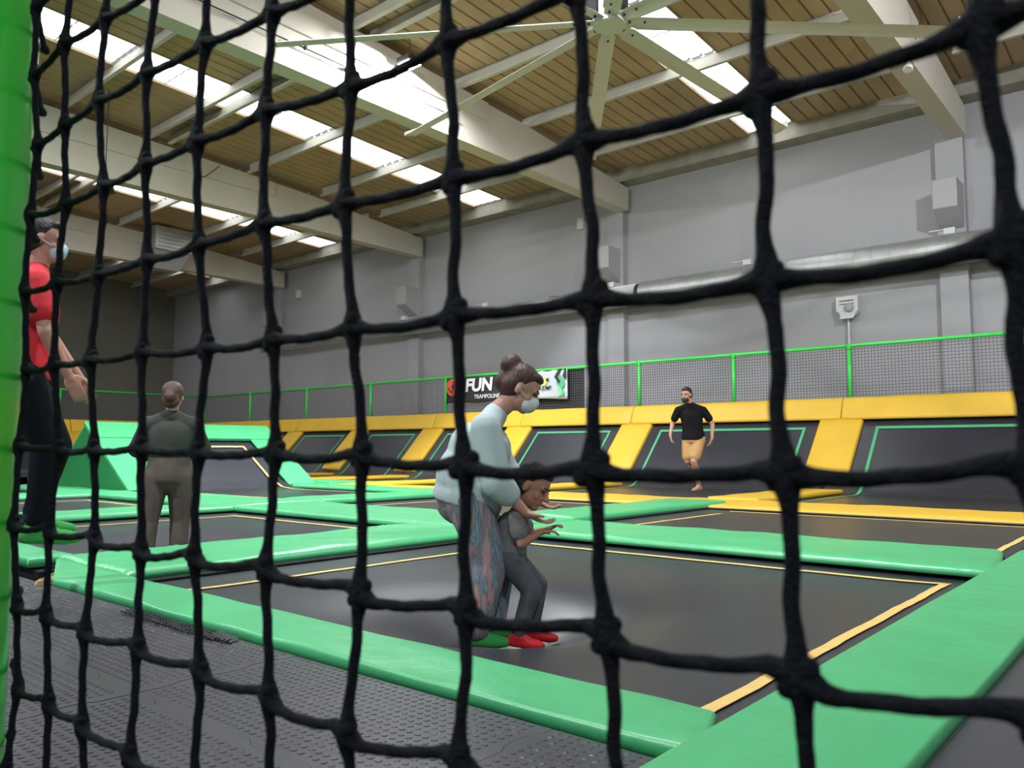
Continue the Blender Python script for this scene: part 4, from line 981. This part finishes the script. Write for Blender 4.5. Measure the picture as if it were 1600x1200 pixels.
Y0 = 0.37
NX = {}
cols = 'ZABCDEFGHIJK'
base = dict(Z=0.055, A=-0.052, B=-0.150, C=-0.255, D=-0.362, E=-0.469, F=-0.579, G=-0.689, H=-0.800, I=-0.914, J=-1.022, K=-1.130)
NODE = {
-3: {'I': (-0.9333, 1.291), 'J': (-1.0367, 1.298), 'K': (-1.1444, 1.2839)},
-2: {'F': (-0.5943, 1.1709), 'G': (-0.707, 1.1898), 'H': (-0.8148, 1.1865), 'I': (-0.9294, 1.1927), 'J': (-1.0358, 1.1983), 'K': (-1.1395, 1.1897)},
-1: {'D': (-0.3761, 1.0849), 'E': (-0.4804, 1.0665), 'F': (-0.5914, 1.078), 'G': (-0.7046, 1.0878), 'H': (-0.8148, 1.0906), 'I': (-0.9287, 1.0938), 'J': (-1.0342, 1.0945), 'K': (-1.1321, 1.0951)},
0: {'A': (-0.0587, 0.9799), 'B': (-0.157, 0.9738), 'C': (-0.2626, 0.9704), 'D': (-0.374, 0.9773), 'E': (-0.4814, 0.9781), 'F': (-0.5936, 0.9895), 'G': (-0.7023, 0.989), 'H': (-0.8088, 0.993), 'I': (-0.9194, 0.9949), 'J': (-1.0291, 0.9951), 'K': (-1.1337, 1.0018)},
1: {'A': (-0.0585, 0.8741), 'B': (-0.154, 0.8739), 'C': (-0.2622, 0.8791), 'D': (-0.3691, 0.8804), 'E': (-0.4799, 0.8841), 'F': (-0.5846, 0.8887), 'G': (-0.6988, 0.8899), 'H': (-0.8096, 0.8939), 'I': (-0.9232, 0.8936), 'J': (-1.028, 0.8984), 'K': (-1.1296, 0.9006)},
2: {'A': (-0.0526, 0.7841), 'B': (-0.1552, 0.783), 'C': (-0.2556, 0.7852), 'D': (-0.3608, 0.7865), 'E': (-0.4655, 0.7885), 'F': (-0.5758, 0.7904), 'G': (-0.685, 0.7926), 'H': (-0.805, 0.7981), 'I': (-0.919, 0.7979), 'J': (-1.0265, 0.7996), 'K': (-1.1279, 0.8017)},
3: {'A': (-0.0493, 0.6947), 'B': (-0.1466, 0.689), 'C': (-0.2537, 0.6892), 'D': (-0.354, 0.6898), 'E': (-0.4605, 0.6963), 'F': (-0.5684, 0.6975), 'G': (-0.6839, 0.6973), 'H': (-0.7906, 0.7015), 'I': (-0.9095, 0.6996), 'J': (-1.0151, 0.6997), 'K': (-1.1372, 0.7046)},
4: {'A': (-0.048, 0.5975), 'B': (-0.1422, 0.5974), 'C': (-0.2489, 0.5995), 'D': (-0.3558, 0.598), 'E': (-0.4562, 0.5985), 'F': (-0.5692, 0.6058), 'G': (-0.684, 0.6046), 'H': (-0.7963, 0.5994), 'I': (-0.9067, 0.604), 'J': (-1.0214, 0.6054), 'K': (-1.1263, 0.6066)},
5: {'A': (-0.05, 0.5106), 'B': (-0.1388, 0.5029), 'C': (-0.2404, 0.5081), 'D': (-0.3553, 0.509), 'E': (-0.4632, 0.5012), 'F': (-0.5651, 0.5056), 'G': (-0.678, 0.5055), 'H': (-0.7944, 0.5077), 'I': (-0.907, 0.5074), 'J': (-1.0105, 0.5119), 'K': (-1.1153, 0.5084)},
6: {'E': (-0.4595, 0.4036), 'F': (-0.5646, 0.4091), 'G': (-0.6755, 0.4088), 'H': (-0.7905, 0.4082), 'I': (-0.9055, 0.4115), 'J': (-1.0083, 0.4126), 'K': (-1.1064, 0.4105)},
7: {'H': (-0.788, 0.3122), 'I': (-0.8993, 0.3183), 'J': (-1.0028, 0.3197), 'K': (-1.113, 0.3167)},
}
def node(c, r):
    if r in NODE and c in NODE[r]: x, z = NODE[r][c]
    else: x, z = base[c] + 0.003 * math.sin(r * 2.1 + ord(c)), 0.992 - 0.098 * r
    return V((x, Y0 + 0.004 * math.sin(r * 1.9 + ord(c) * 1.3), z))
net = thing('climbing_net', 'black knotted rope net with large square mesh right in front of the camera', 'net')
RW = range(-4, 10)
def strand(nodes, horizontal, tilt=0.0):
    pts = []; rad = []
    for a, b in zip(nodes, nodes[1:]):
        L = (b - a).length; n = 22
        ph = random.uniform(0, 6.28); am = random.uniform(0.6, 1.4)
        for i in range(n):
            t = i / n; p = a.lerp(b, t); dn_ = min(t, 1 - t) * L
            if horizontal: p.z += -0.0035 * am * math.sin(math.pi * t) + tilt * (1 - 2 * t) * min(1, dn_ / 0.014)
            else: p.x += 0.0016 * math.sin(math.pi * t * 2 + ph) * am * math.sin(math.pi * t)
            pts.append(p); rad.append(0.0038 + 0.0034 * math.exp(-(dn_ / 0.012) ** 2) + random.uniform(-.00012, .00012))
    pts.append(nodes[-1]); rad.append(0.006)
    return MB().tube(pts, rad, 12, True, twist=70.0, lobes=3, lobe=0.11)
for c in cols: strand([node(c, r) for r in RW], False).build('rope', M['rope'], net, True)
for r in RW: strand([node(c, r) for c in cols] + ([V((-1.255, .418, node('K', r).z - .003))]), True, 0.0 if r < 3 else (.002 if r == 3 else .006)).build('rope', M['rope'], net, True)
kme = None
for c in cols:
    for r in RW:
        q = node(c, r)
        if kme is None:
            km = MB(); km.ell((0, 0, 0), (.0088, .0070, .0098), None, 16, 12); km.cap((-.0045, -.001, -.007), (.0045, -.001, .007), .0062, .0062)
            ko = km.build('knot', M['rope'], net, True); kme = ko.data
        else:
            ko = bpy.data.objects.new('knot', kme); C.objects.link(ko); ko.parent = net
        ko.location = q; ko.rotation_euler = (random.uniform(-.3, .3), random.uniform(-.25, .35), random.uniform(-.3, .3)); s_ = random.uniform(.74, .92); ko.scale = (s_, s_, s_)
